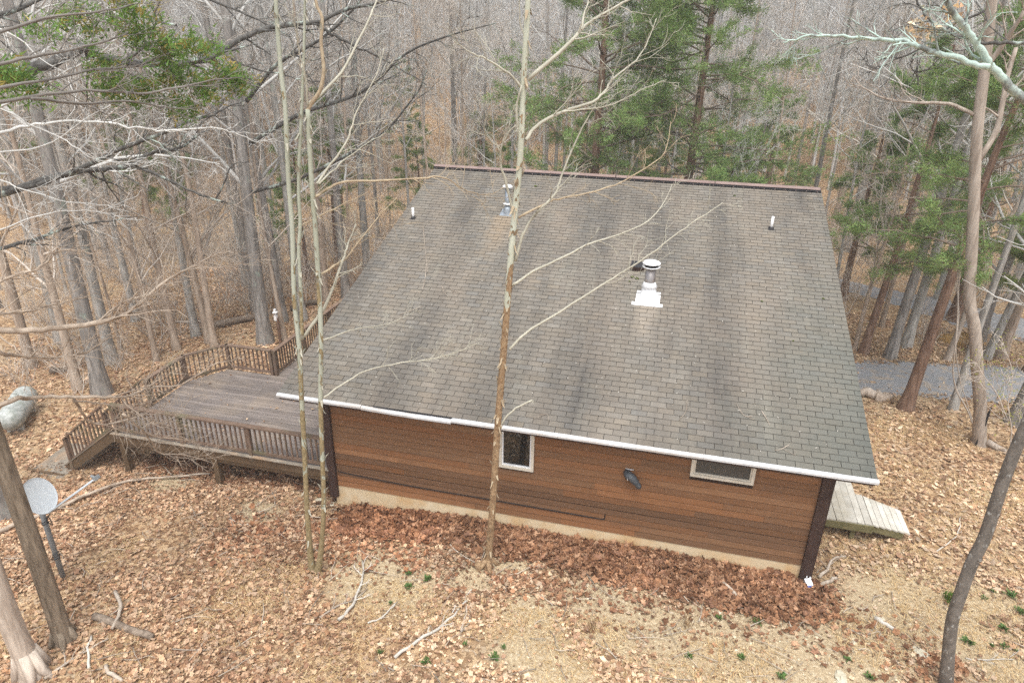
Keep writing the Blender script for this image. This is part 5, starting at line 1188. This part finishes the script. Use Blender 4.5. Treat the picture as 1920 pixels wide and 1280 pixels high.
# ------------------------------------------------------------------ ground cover
def leaf_mesh(name, label, XY, size, tilt, lift, cols, rng, lobed=True, mat=None):
    n = len(XY); z = hgt(XY[:, 0], XY[:, 1])
    if lobed:
        an = np.array([0, .55, 1.0, 1.65, 2.3, math.pi, 3.98, 4.63, 5.28, 5.73]); rad = np.array([1.0, .62, .85, .58, .72, .50, .78, .55, .92, .60])
        T = np.stack([np.cos(an)*rad, np.sin(an)*rad*.85, np.zeros(10)], 1); T = np.vstack([[0, 0, 0], T]); m = 11
        F = np.array([[0, k, k % 10+1] for k in range(1, 11)])
    else:
        T = np.array([[1, 0, 0], [.1, .5, 0], [-.8, .0, 0], [.1, -.5, 0]], float); m = 4; F = np.array([[0, 1, 2], [0, 2, 3]])
    S = size*np.clip(rng.lognormal(-.08, .38, (n, 1, 1)), .35, 1.9); V = np.broadcast_to(T, (n, m, 3))*S
    V = V.copy(); r2 = (T[:, 0]**2*rng.uniform(-.1, .75, (n, 1))+T[:, 1]**2*rng.uniform(-.1, .95, (n, 1))); V[:, :, 2] = r2*S[:, :, 0]*np.where(rng.random((n, 1)) < .75, 1, -1)*.8
    V[:, :, 2] += rng.normal(0, .10, (n, m))*S[:, :, 0]
    az = rng.uniform(0, 6.283, n); ca, sa = np.cos(az), np.sin(az)
    V = np.stack([V[:, :, 0]*ca[:, None]-V[:, :, 1]*sa[:, None], V[:, :, 0]*sa[:, None]+V[:, :, 1]*ca[:, None], V[:, :, 2]], -1)
    th = np.abs(rng.normal(0, tilt, n)); ph = rng.uniform(0, 6.283, n); ax = np.stack([np.cos(ph), np.sin(ph), 0*ph], 1)
    c, s_ = np.cos(th)[:, None, None], np.sin(th)[:, None, None]; k = ax[:, None, :]
    V = V*c+np.cross(np.broadcast_to(k, V.shape), V)*s_+k*(V*k).sum(-1, keepdims=True)*(1-c)
    V += np.stack([XY[:, 0], XY[:, 1], z+lift*rng.random(n)+.012+np.sin(th)*S[:, 0, 0]*.5], 1)[:, None, :]
    C = cols[rng.integers(0, len(cols), n)]*rng.uniform(.7, 1.25, (n, 1))*(.72+.5*vnoise(XY[:, 0]*.8, XY[:, 1]*.8, 61))[:, None]*np.where(XY[:, :1] < 3, [[.95, .89, .86]], [[1., 1, 1]]); C = np.repeat(C, m, 0)
    mb = MB(); mb.add(V.reshape(-1, 3), T=(np.arange(n)[:, None, None]*m+F[None]).reshape(-1, 3), col=np.clip(C, 0, .9))
    o = mb.build(name, mat or M['litter']); tag(o, label, kind='stuff'); return o
PALE = np.array([(.58, .42, .27), (.48, .32, .195), (.65, .50, .34), (.39, .24, .14), (.52, .38, .26), (.29, .17, .10), (.46, .35, .25), (.23, .14, .085), (.57, .40, .265), (.34, .21, .135)])
DARK = np.array([(.33, .172, .092), (.25, .125, .067), (.40, .218, .122), (.18, .09, .05), (.47, .285, .175), (.29, .157, .098)])
rng = np.random.default_rng(41)
def spread(n, x0, x1, y0, y1, keep):
    x = rng.uniform(x0, x1, n); y = rng.uniform(y0, y1, n); k = rng.random(n) < keep(x, y); return np.stack([x[k], y[k]], 1)
def view_ok(x, y, m=60):
    q = np.stack([x, y, h0(x, y)], -1)-CAM_P; d = q @ CF; u = 960+FPX*(q @ CR)/np.maximum(d, .1); v = 640-FPX*(q @ CU)/np.maximum(d, .1)
    return (d > 1) & (u > -m) & (u < 1920+m) & (v < 1280+m)
def not_house(x, y): return ~((x > -.0) & (x < 11.0) & (y > 0.03) & (y < 14))
def near_keep(x, y):
    patch = np.clip(.45+1.7*(vnoise(x*.55, y*.55, 21)-.42)+1.0*(vnoise(x*1.9, y*1.9, 22)-.5), .05, 1)
    return view_ok(x, y)*not_house(x, y)*patch*(1-.97*soil_amount(x, y))*(1-.5*drift_amount(x, y))*(road_dist(x, y) > 1.15+.3*rng.random(x.shape))
leaf_mesh('leaf_litter', 'dry tan fallen leaves covering the slope around the cabin', spread(112000, -9, 16.5, -7, 1.2, near_keep), .049, .42, .03, PALE, rng)
def mid_keep(x, y): return view_ok(x, y)*not_house(x, y)*((y > 1.2) | (x < -9) | (x > 16.5))*np.clip(.55+.9*(vnoise(x*.7, y*.7, 23)-.4), .1, 1)*np.where(road_dist(x, y) > 1.2, 1, .05)*np.where((x > -6.3) & (x < 0) & (y > 0) & (y < 4) | (x > -3.9) & (x < 0) & (y > 0) & (y < 9), .15, 1)
leaf_mesh('leaf_litter', 'scattered tan leaves under the trees beyond the cabin', spread(170000, -18, 26, -3, 19, mid_keep), .062, .40, .03, PALE, rng, lobed=False)
leaf_mesh('leaf_drift', 'deep drift of dark red brown leaves along the front wall', spread(40000, .05, 11.9, -2.4, .03, lambda x, y: drift_amount(x, y)*view_ok(x, y)), .070, .75, .05, DARK, rng)
leaf_mesh('leaf_litter', 'darker leaves strewn below the drift', spread(14000, -2, 13.5, -3.6, -.3, lambda x, y: np.clip(1-np.abs(y+1.6)/1.2, 0, 1)*.8*view_ok(x, y)*(1-.7*soil_amount(x, y))), .06, .5, .03, DARK, rng)
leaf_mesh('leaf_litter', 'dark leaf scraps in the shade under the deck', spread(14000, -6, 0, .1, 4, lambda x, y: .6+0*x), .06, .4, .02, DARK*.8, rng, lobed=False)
leaf_mesh('leaf_crumbs', 'small broken leaf bits and bark scraps matted into the litter', spread(120000, -9, 17, -7, 3, lambda x, y: view_ok(x, y)*not_house(x, y)*np.clip(.35+1.2*(vnoise(x*.8, y*.8, 71)-.4), .1, .8)*(1-.55*soil_amount(x, y))), .026, .5, .02, np.vstack([PALE, DARK, PALE*.6]), rng, lobed=False)
# few leaves lying on the deck boards
n = 120; XY = np.stack([rng.uniform(-5.9, -.2, n), rng.uniform(.15, 3.8, n)], 1); o = leaf_mesh('leaf_scraps', 'few curled leaves lying on the deck boards', XY, .04, .3, .0, PALE, rng, lobed=False)
co = np.empty(len(o.data.vertices)*3, np.float32); o.data.vertices.foreach_get('co', co); co = co.reshape(-1, 4, 3); co[:, :, 2] += (DZ+.012-hgt(XY[:, 0], XY[:, 1]))[:, None]-.008; o.data.vertices.foreach_set('co', co.ravel())
# dry grass
def straw(name, label, XY, L, rng, cols, flat=.75):
    n = len(XY); z = hgt(XY[:, 0], XY[:, 1]); az = rng.uniform(0, 6.283, n); el = np.abs(rng.normal(0, .5, n))*(1-flat)+rng.uniform(0, .35, n)
    D = np.stack([np.cos(az)*np.cos(el), np.sin(az)*np.cos(el), np.sin(el)], 1); ln = L*rng.uniform(.5, 1.3, (n, 1)); S = np.stack([-np.sin(az), np.cos(az), 0*az], 1)*.0035
    B = np.stack([XY[:, 0], XY[:, 1], z+.01], 1); M_ = B+D*ln*.55+np.array([0, 0, .01]); E_ = B+D*ln-np.array([0, 0, 1])*(ln*.18)
    V = np.stack([B-S, B+S, M_+S, M_-S, E_], 1).reshape(-1, 3); i = np.arange(n)[:, None]*5
    C = np.repeat(cols[rng.integers(0, len(cols), n)]*rng.uniform(.75, 1.25, (n, 1)), 5, 0); mb = MB(); mb.add(V, Q=i+np.array([[0, 1, 2, 3]]), T=i+np.array([[3, 2, 4]]), col=C)
    tag(mb.build(name, M['straw']), label, kind='stuff')
STRAW = np.array([(.60, .44, .23), (.52, .36, .17), (.66, .52, .31), (.45, .30, .15)])
def straw_keep(x, y): return view_ok(x, y)*not_house(x, y)*np.clip(2.6*(vnoise(x*.75, y*.75, 31)-.30), 0, 1)*(road_dist(x, y) > 1.3)*((y < -2.3) | (x > 11.3))
straw('dry_grass', 'flattened straw coloured grass on the near slope and right yard', spread(130000, -4, 19, -7, 9, straw_keep), .17, rng, STRAW)
mb = MB()
for xy in spread(420, -6, 16, -6.5, 1, lambda x, y: view_ok(x, y)*not_house(x, y)*1.0):
    a = rng.uniform(0, 6.28); L = rng.uniform(.12, .75); d = np.array([math.cos(a), math.sin(a)]); q = [xy+d*L*t+rng.normal(0, .02, 2) for t in (0, .35, .7, 1)]
    P = np.array([(p[0], p[1], hh(p[0], p[1])+.045+.02*rng.random()) for p in q]); P[1:3, 2] += .01; g_ = rng.uniform(.5, 1.2); mb.tube(P, np.linspace(.008, .004, 4)*rng.uniform(.7, 1.6), 4, col=np.array([.50, .43, .35])*g_)
tag(mb.build('twig_litter', M['litter'], None, True), 'thin dry twigs scattered through the leaf litter', kind='stuff')
mb = MB(); G = spread(16000, -2, 17, -6.5, 0, lambda x, y: view_ok(x, y)*not_house(x, y)*(soil_amount(x, y)*.8+.03)); OCT = np.array([[1, 0, 0], [-1, 0, 0], [0, 1, 0], [0, -1, 0], [0, 0, .7], [0, 0, -.7]]); FO = np.array([[0, 2, 4], [2, 1, 4], [1, 3, 4], [3, 0, 4]])
gs = np.clip(rng.lognormal(-4.35, .5, (len(G), 1, 1)), .006, .05); GV = OCT[None]*gs*rng.uniform(.6, 1.2, (len(G), 6, 1)); an_ = rng.uniform(0, 6.28, len(G))[:, None]; GV = np.stack([GV[:, :, 0]*np.cos(an_)-GV[:, :, 1]*np.sin(an_), GV[:, :, 0]*np.sin(an_)+GV[:, :, 1]*np.cos(an_), GV[:, :, 2]], -1)+np.c_[G, hgt(G[:, 0], G[:, 1])+.004][:, None, :]
mb.add(GV.reshape(-1, 3), T=(np.arange(len(G))[:, None, None]*6+FO[None]).reshape(-1, 3), col=np.repeat(np.array([[.60, .52, .38]])*rng.uniform(.45, 1.25, (len(G), 1)), 6, 0))
tag(mb.build('gravel', M['litter']), 'pale gravel and pebbles strewn over the bare soil', kind='stuff')
# roof and deck debris
n = 420; mb = MB(); xs = rng.uniform(-.6, 11.4, n); vs = rng.uniform(.2, RL-.3, n)
for x, v in zip(xs, vs):
    a = rng.uniform(0, 3.14); s_ = rng.uniform(.006, .016); e = RX*math.cos(a)+RV*math.sin(a); f_ = np.cross(RN, e); p = rp(x, v, .022); mb.add([p-e*s_*1.5-f_*s_*.5, p+e*s_*1.5-f_*s_*.5, p+e*s_*1.5+f_*s_*.5, p-e*s_*1.5+f_*s_*.5], [[0, 1, 2, 3]])
tag(mb.build('bud_scales', M['twig_pale']), 'tiny pale flakes dotted over the shingles', kind='stuff')

# ------------------------------------------------------------------ sticks, logs, stones and weeds, one by one
def stick(name, label, pts, r0, r1, n=3, L=.25, mat=None, lift=.03, cat='stick', seed=0, group='fallen sticks'):
    rg = np.random.default_rng(seed); P = np.array([gp(u, v) for u, v in pts])+TUP*lift; b = P[0].copy(); P = smooth_path(P, 3); P[1:-1] += rg.standard_normal((len(P)-2, 3))*.012
    o = thing(name, label, cat, tuple(b), group=group); mb = MB(); R = np.linspace(r0, r1, len(P))*1.3; mb.tube(P-b, R, 7); mb.build('stem', mat or M['deadstick'], o, True)
    if n:
        mb = MB(); spec = [(4, 0, 0, 0, 0, .1, 0), (4, 2, .3, .6, .5, .15, -.02), (3, 0, 0, 0, 0, .2, 0)]; children(mb, P-b, R, n, .25, .7, L, 0, rg, spec, .5)
        mb.V = [np.stack([v[:, 0], v[:, 1], np.abs(v[:, 2]-P[0, 2]+b[2])*.5], 1) for v in mb.V]; mb.build('twigs', mat or M['deadstick'], o, True)
    return o
stick('fallen_branch', 'thick broken grey branch piece lying at the lower left', [(178, 1158), (215, 1172), (250, 1185), (287, 1198)], .06, .05, 0, .4, M['log'], .05, 'branch', 1)
stick('fallen_branch', 'forked stick standing against the thick branch piece', [(218, 1115), (228, 1140), (224, 1162), (212, 1185)], .03, .022, 2, .3, None, .10, 'branch', 2)
stick('fallen_branch', 'long pale fallen branch across the leaves in front of the deck', [(0, 1002), (40, 985), (90, 965), (150, 940), (215, 915), (260, 905), (320, 900), (395, 893)], .045, .018, 7, .5, M['bark_tanbranch'], .10, 'branch', 3)
stick('fallen_branch', 'pale forked dead branch lying in the middle foreground', [(740, 1235), (780, 1205), (820, 1180), (850, 1155), (872, 1130), (878, 1128)], .026, .014, 5, .3, M['twig_pale'], .04, 'branch', 4)
stick('fallen_branch', 'grey broken branch end beside the pale forked one', [(865, 1185), (872, 1160), (876, 1135)], .018, .012, 1, .2, None, .04, 'branch', 5)
stick('fallen_branch', 'curled pale branch right of the twin sycamore', [(635, 1165), (660, 1140), (672, 1110), (682, 1085), (680, 1055)], .026, .012, 6, .4, M['twig_pale'], .06, 'branch', 6)
stick('fallen_branch', 'twiggy branch lying left of the curled pale one', [(600, 1160), (630, 1140), (665, 1125), (690, 1105)], .018, .008, 5, .35, None, .04, 'branch', 7)
stick('fallen_branch', 'short grey branch at the lower left edge of the lawn', [(200, 1250), (212, 1268), (230, 1280)], .03, .025, 1, .2, None, .05, 'branch', 8)
stick('fallen_branch', 'splintered bark strip near the left trunks', [(168, 1255), (166, 1225), (172, 1195)], .02, .015, 0, .2, M['twig_pale'], .05, 'branch', 9)
stick('fallen_branch', 'thin stick pile beside the flared trunk', [(85, 1275), (120, 1250), (150, 1230), (205, 1200)], .022, .01, 4, .4, None, .05, 'branch', 10)
stick('fallen_branch', 'pale short log piece right of the house corner', [(1640, 1160), (1662, 1173), (1682, 1185)], .035, .028, 0, .2, M['twig_pale'], .03, 'branch', 11)
stick('fallen_branch', 'crossed sticks below the house corner', [(1585, 1180), (1620, 1192), (1640, 1180)], .014, .008, 3, .3, None, .03, 'branch', 12)
stick('fallen_branch', 'broken stick in the leaf drift', [(1355, 1098), (1368, 1110), (1380, 1122)], .035, .03, 0, .2, None, .08, 'branch', 13)
stick('fallen_branch', 'long thin pale stick at the lower right', [(1810, 1235), (1850, 1240), (1900, 1238)], .012, .006, 3, .3, M['twig_pale'], .03, 'branch', 14)
stick('fallen_branch', 'curved stick on the leaves below the walkway', [(1755, 1035), (1785, 1015), (1798, 990), (1800, 970)], .012, .007, 1, .2, M['twig_pale'], .03, 'branch', 15)
stick('fallen_branch', 'tangle of grey sticks at the foot of the corner board', [(1535, 1085), (1550, 1070), (1562, 1050), (1585, 1045)], .03, .012, 5, .35, None, .05, 'branch', 16)
stick('fallen_branch', 'grey stick lying right of the white drain piece', [(1535, 1098), (1552, 1092), (1568, 1086)], .035, .028, 0, .2, None, .04, 'branch', 17)
stick('fallen_branch', 'thin branch across the soil at the foot of the centre sycamore', [(800, 985), (830, 1010), (860, 1040), (910, 1066)], .012, .008, 2, .2, None, .05, 'branch', 18)
stick('fallen_branch', 'bleached stick below the centre of the lawn', [(690, 1170), (715, 1160), (745, 1130)], .014, .008, 2, .25, M['twig_pale'], .04, 'branch', 19)
stick('fallen_branch', 'slim dark stick on the leaves under the deck post', [(430, 975), (455, 985), (480, 978), (500, 960)], .018, .01, 2, .3, None, .03, 'branch', 20)
def log(label, a, b_, r0, r1, seed, lift=.12, mat=None):
    A = gp(*a)+TUP*lift; B = gp(*b_)+TUP*lift; o = thing('fallen_log', label, 'log', tuple(A), group='fallen logs'); mb = MB(); rg = np.random.default_rng(seed)
    P = smooth_path([A-A, (B-A)*.35+rg.standard_normal(3)*.05, (B-A)*.7+rg.standard_normal(3)*.05, B-A], 4); mb.tube(P, np.linspace(r0, r1, len(P))*(1+.08*rg.standard_normal(len(P))), 12); mb.build('stem', mat or M['log'], o, True)
log('grey fallen log lying behind the deck', (400, 615), (492, 598), .17, .13, 1); log('thin fallen log beyond the walkway rail', (545, 582), (600, 572), .12, .10, 2); log('pale fallen pole left of the grey log', (330, 606), (400, 604), .06, .05, 3, .08, M['bark_pale'])
log('rotting pale log at the right roof edge', (1612, 742), (1648, 745), .14, .16, 4, .1, M['bark_pale']); log('crumbling brown stump end beside the rotting log', (1640, 748), (1672, 748), .22, .12, 5, .06, M['bark_tan']); log('dark fallen trunk in the left thicket', (95, 700), (150, 690), .14, .10, 6)
mb = MB(); p = gp(1803, 645); mb.lathe([(1.0, 0), (.95, .25), (.7, .5), (.3, .62), (0, .65)], (0, 0, -.05), 18); mb.V[0] *= 1+.12*np.random.default_rng(3).standard_normal((len(mb.V[0]), 1)); mb.V[0] *= np.array([.85, .6, .75])
tag(mb.build('straw_heap', simple_mat('straw_heap', (.30, .17, .06), (.50, .32, .13), 25, bmp=1.0), None, True), 'orange brown heap of straw beyond the driveway', 'straw heap').location = tuple(p)
ST = [(1575, 1272, .16, 'big flat pale stone at the bottom edge'), (1725, 1225, .15, 'flat pale stone left of the leaning young tree'), (1545, 1142, .09, 'pale yellow stone below the leaf drift'), (1440, 1112, .05, 'small pale stone in the drift edge'), (622, 945, .11, 'angular grey paver stone at the left house corner'), (598, 938, .12, 'upright grey stone beside the left house corner'),
      (1600, 1205, .07, 'round pale pebble near the crossed sticks'), (1780, 800, .10, 'flat light stone on the leaves before the driveway'), (1690, 800, .07, 'white pebble before the driveway'), (1100, 1098, .05, 'white pebble on the bare soil'), (765, 1056, .05, 'pale pebble on the soil patch by the drift'), (540, 965, .08, 'yellowish stone between deck and twin sycamore'), (640, 1000, .06, 'grey stone on the edge of the drift'), (1350, 1145, .06, 'pale stone below the drift edge'), (1330, 1130, .05, 'yellow pebble below the drift edge'), (1655, 1160, .05, 'small pebble above the short log piece')]
for k, (u, v, s_, lab) in enumerate(ST):
    rg = np.random.default_rng(900+k); p = gp(u, v); mb = MB(); mb.lathe([(0, -.3), (.8, -.25), (1.0, .05), (.75, .35), (.4, .45), (0, .48)], (0, 0, 0), 9)
    V = mb.V[0]; V *= 1+.16*rg.standard_normal((len(V), 1)); V *= np.array([s_*rg.uniform(.9, 1.3), s_*rg.uniform(.6, .9), s_*.55]); mb.V[0] = V @ rotz(rg.uniform(0, 6)).T
    o = mb.build('stone', M['stone']); o.location = (p[0], p[1], hh(p[0], p[1])+s_*.1); tag(o, lab, 'stone', 'pale stones in the yard')
# board scrap by the driveway
WE = [(767, 1078, .11, 'green weed tuft left of the pair on the soil patch'), (803, 1086, .15, 'largest green weed tuft on the soil patch'), (766, 1102, .13, 'green weed tuft below the pair on the soil patch'), (800, 1243, .13, 'green weed tuft at the bottom left of centre'), (712, 1225, .10, 'green weed tuft beside the pale forked branch'), (732, 1132, .07, 'tiny weed above the pale forked branch'), (927, 1235, .14, 'pale green weed tuft at the bottom centre'), (945, 1215, .08, 'small weed near the bottom centre'), (872, 1210, .09, 'weed tuft right of the pale forked branch'),
      (1348, 1160, .12, 'green weed tuft below the left end of the broken stick'), (1420, 1167, .13, 'green weed tuft below the broken stick in the drift'), (1390, 1235, .13, 'pale green weed on the bare soil'), (1292, 1232, .12, 'weed tuft on bare soil left of the pale green one'), (1465, 1270, .14, 'green weed tuft at the bottom edge near the flat stone'), (1588, 1238, .10, 'small weed above the big flat stone'), (1630, 1272, .13, 'green weed tuft right of the big flat stone'),
      (1815, 1205, .17, 'bright green weed tuft right of the young tree'), (1880, 1182, .17, 'green weed tuft nearest the right edge'), (1893, 1118, .19, 'large green weed tuft right of the young tree'), (1912, 1148, .18, 'green weed cut by the right edge'), (1845, 1123, .10, 'low weed just right of the young tree'), (1880, 1213, .11, 'small bright weed at lower right'), (1858, 1212, .08, 'tiny weed at lower right'), (1860, 1110, .09, 'small weed above the low one by the young tree'), (1905, 1222, .07, 'tiniest weed near the lower right corner')]
for k, (u, v, s_, lab) in enumerate(WE):
    rg = np.random.default_rng(950+k); p = gp(u, v); mb = MB()
    for j in range(42):
        a = rg.uniform(0, 6.28); e = rg.uniform(.25, 1.1); d = np.array([math.cos(a)*math.cos(e), math.sin(a)*math.cos(e), math.sin(e)]); sd_ = np.array([-math.sin(a), math.cos(a), 0]); L = s_*rg.uniform(.4, 1.0); b0 = rg.standard_normal(3)*s_*.22*np.array([1, 1, 0])
        w = L*.17; col = np.array([.070, .135, .040])*rg.uniform(.6, 1.5)+np.array([.03, .02, 0])*rg.random()
        mb.add([b0, b0+d*L*.5+sd_*w, b0+d*L-np.array([0, 0, L*.15]), b0+d*L*.5-sd_*w], [[0, 1, 2, 3]], col=col)
    mb.V = [v_*rg.uniform(.7, 1.0) for v_ in mb.V]; o = mb.build('weed_tuft', M['green']); o.location = (p[0], p[1], hh(p[0], p[1])+.035); tag(o, lab, 'weed', 'green weed tufts in the yard')
for k, (u, v, h_, lab, col) in enumerate(((1777, 1128, .38, 'upright yellow green grass clump left of the young tree', (.19, .20, .05)), (1290, 1175, .42, 'dry brown stalk clump below the drift', (.30, .20, .11)), (1110, 1180, .40, 'clump of dry stalks in the middle foreground', (.33, .23, .13)))):
    rg = np.random.default_rng(980+k); p = gp(u, v); mb = MB()
    for j in range(70 if k == 0 else 26):
        a = rg.uniform(0, 6.28); b0 = np.array([math.cos(a), math.sin(a), 0])*.11*rg.random(); d = unit([math.cos(a)*.25, math.sin(a)*.25, 1]); L = h_*rg.uniform(.5, 1.1); sd_ = np.array([-math.sin(a), math.cos(a), 0])*.006
        mb.add([b0-sd_, b0+sd_, b0+d*L], T=[[0, 1, 2]], col=np.array(col)*rg.uniform(.6, 1.4))
        if k == 0: q = b0+d*L*.4; mb.add([q, q+sd_*4+d*.03, q+d*.06, q-sd_*4+d*.03], [[0, 1, 2, 3]], col=np.array([.08, .19, .03])*rg.uniform(.6, 1.4))
    o = mb.build('grass_clump', M['straw']); o.location = (p[0], p[1], hh(p[0], p[1])); tag(o, lab, 'grass', 'upright grass clumps')
# twigs lying on the roof
for k, (u, v, du, dv, lab) in enumerate(((798, 470, 5, 45, 'curved twig on the upper left roof'), (796, 520, -4, 25, 'crooked twig on the left roof'), (855, 545, 12, 5, 'bent pale twig left of the centre sycamore on the roof'), (772, 583, 22, -8, 'brown stick lying on the left roof'), (835, 548, 6, 10, 'short grey twig on the left roof'), (1280, 770, -8, 20, 'twig near the eave left of the second window'), (1435, 785, 8, 14, 'twig on the lower right roof'), (1395, 770, -15, -12, 'grey twig on the right roof'), (1020, 785, 8, 6, 'tiny forked twig just above the eave'), (1465, 840, -14, 5, 'pale twig near the right eave'))):
    rg = np.random.default_rng(700+k)
    def on_roof(u, v):
        d = ray(u, v); nrm = np.array([0, -SL, 1.]); return CAM_P+(HE+SL*OF-nrm @ CAM_P)/(nrm @ d)*d+RN*.03
    a, b_ = on_roof(u-du, v-dv), on_roof(u+du, v+dv); m_ = (a+b_)/2+RX*rg.normal(0, .06)+RV*rg.normal(0, .06); mb = MB(); P = smooth_path([a-a, m_-a, b_-a], 4); mb.tube(P, np.linspace(.009, .005, len(P)), 5)
    mb.tube([P[3], P[3]+RX*rg.normal(0, .1)+RV*rg.normal(0, .1)], [.006, .003], 4)
    o = mb.build('roof_twig', M['deadstick'], None, True); o.location = tuple(a); tag(o, lab, 'twig', 'twigs lying on the roof')

# ------------------------------------------------------------------ haze in the woods
mb = MB(); mb.box((0, 60, 28), (302, 182, 66))
hz = mb.build('haze', None); hz.data.materials.clear()
hm = bpy.data.materials.new('haze'); hm.use_nodes = True; hn = hm.node_tree; hn.nodes.clear()
pv = hn.nodes.new('ShaderNodeVolumePrincipled'); pv.inputs['Color'].default_value = (.93, .94, .97, 1); pv.inputs['Density'].default_value = .0016; pv.inputs['Anisotropy'].default_value = .2
ho = hn.nodes.new('ShaderNodeOutputMaterial'); hn.links.new(pv.outputs[0], ho.inputs['Volume']); hz.data.materials.append(hm)
tag(hz, 'thin pale haze in the woods', kind='stuff')
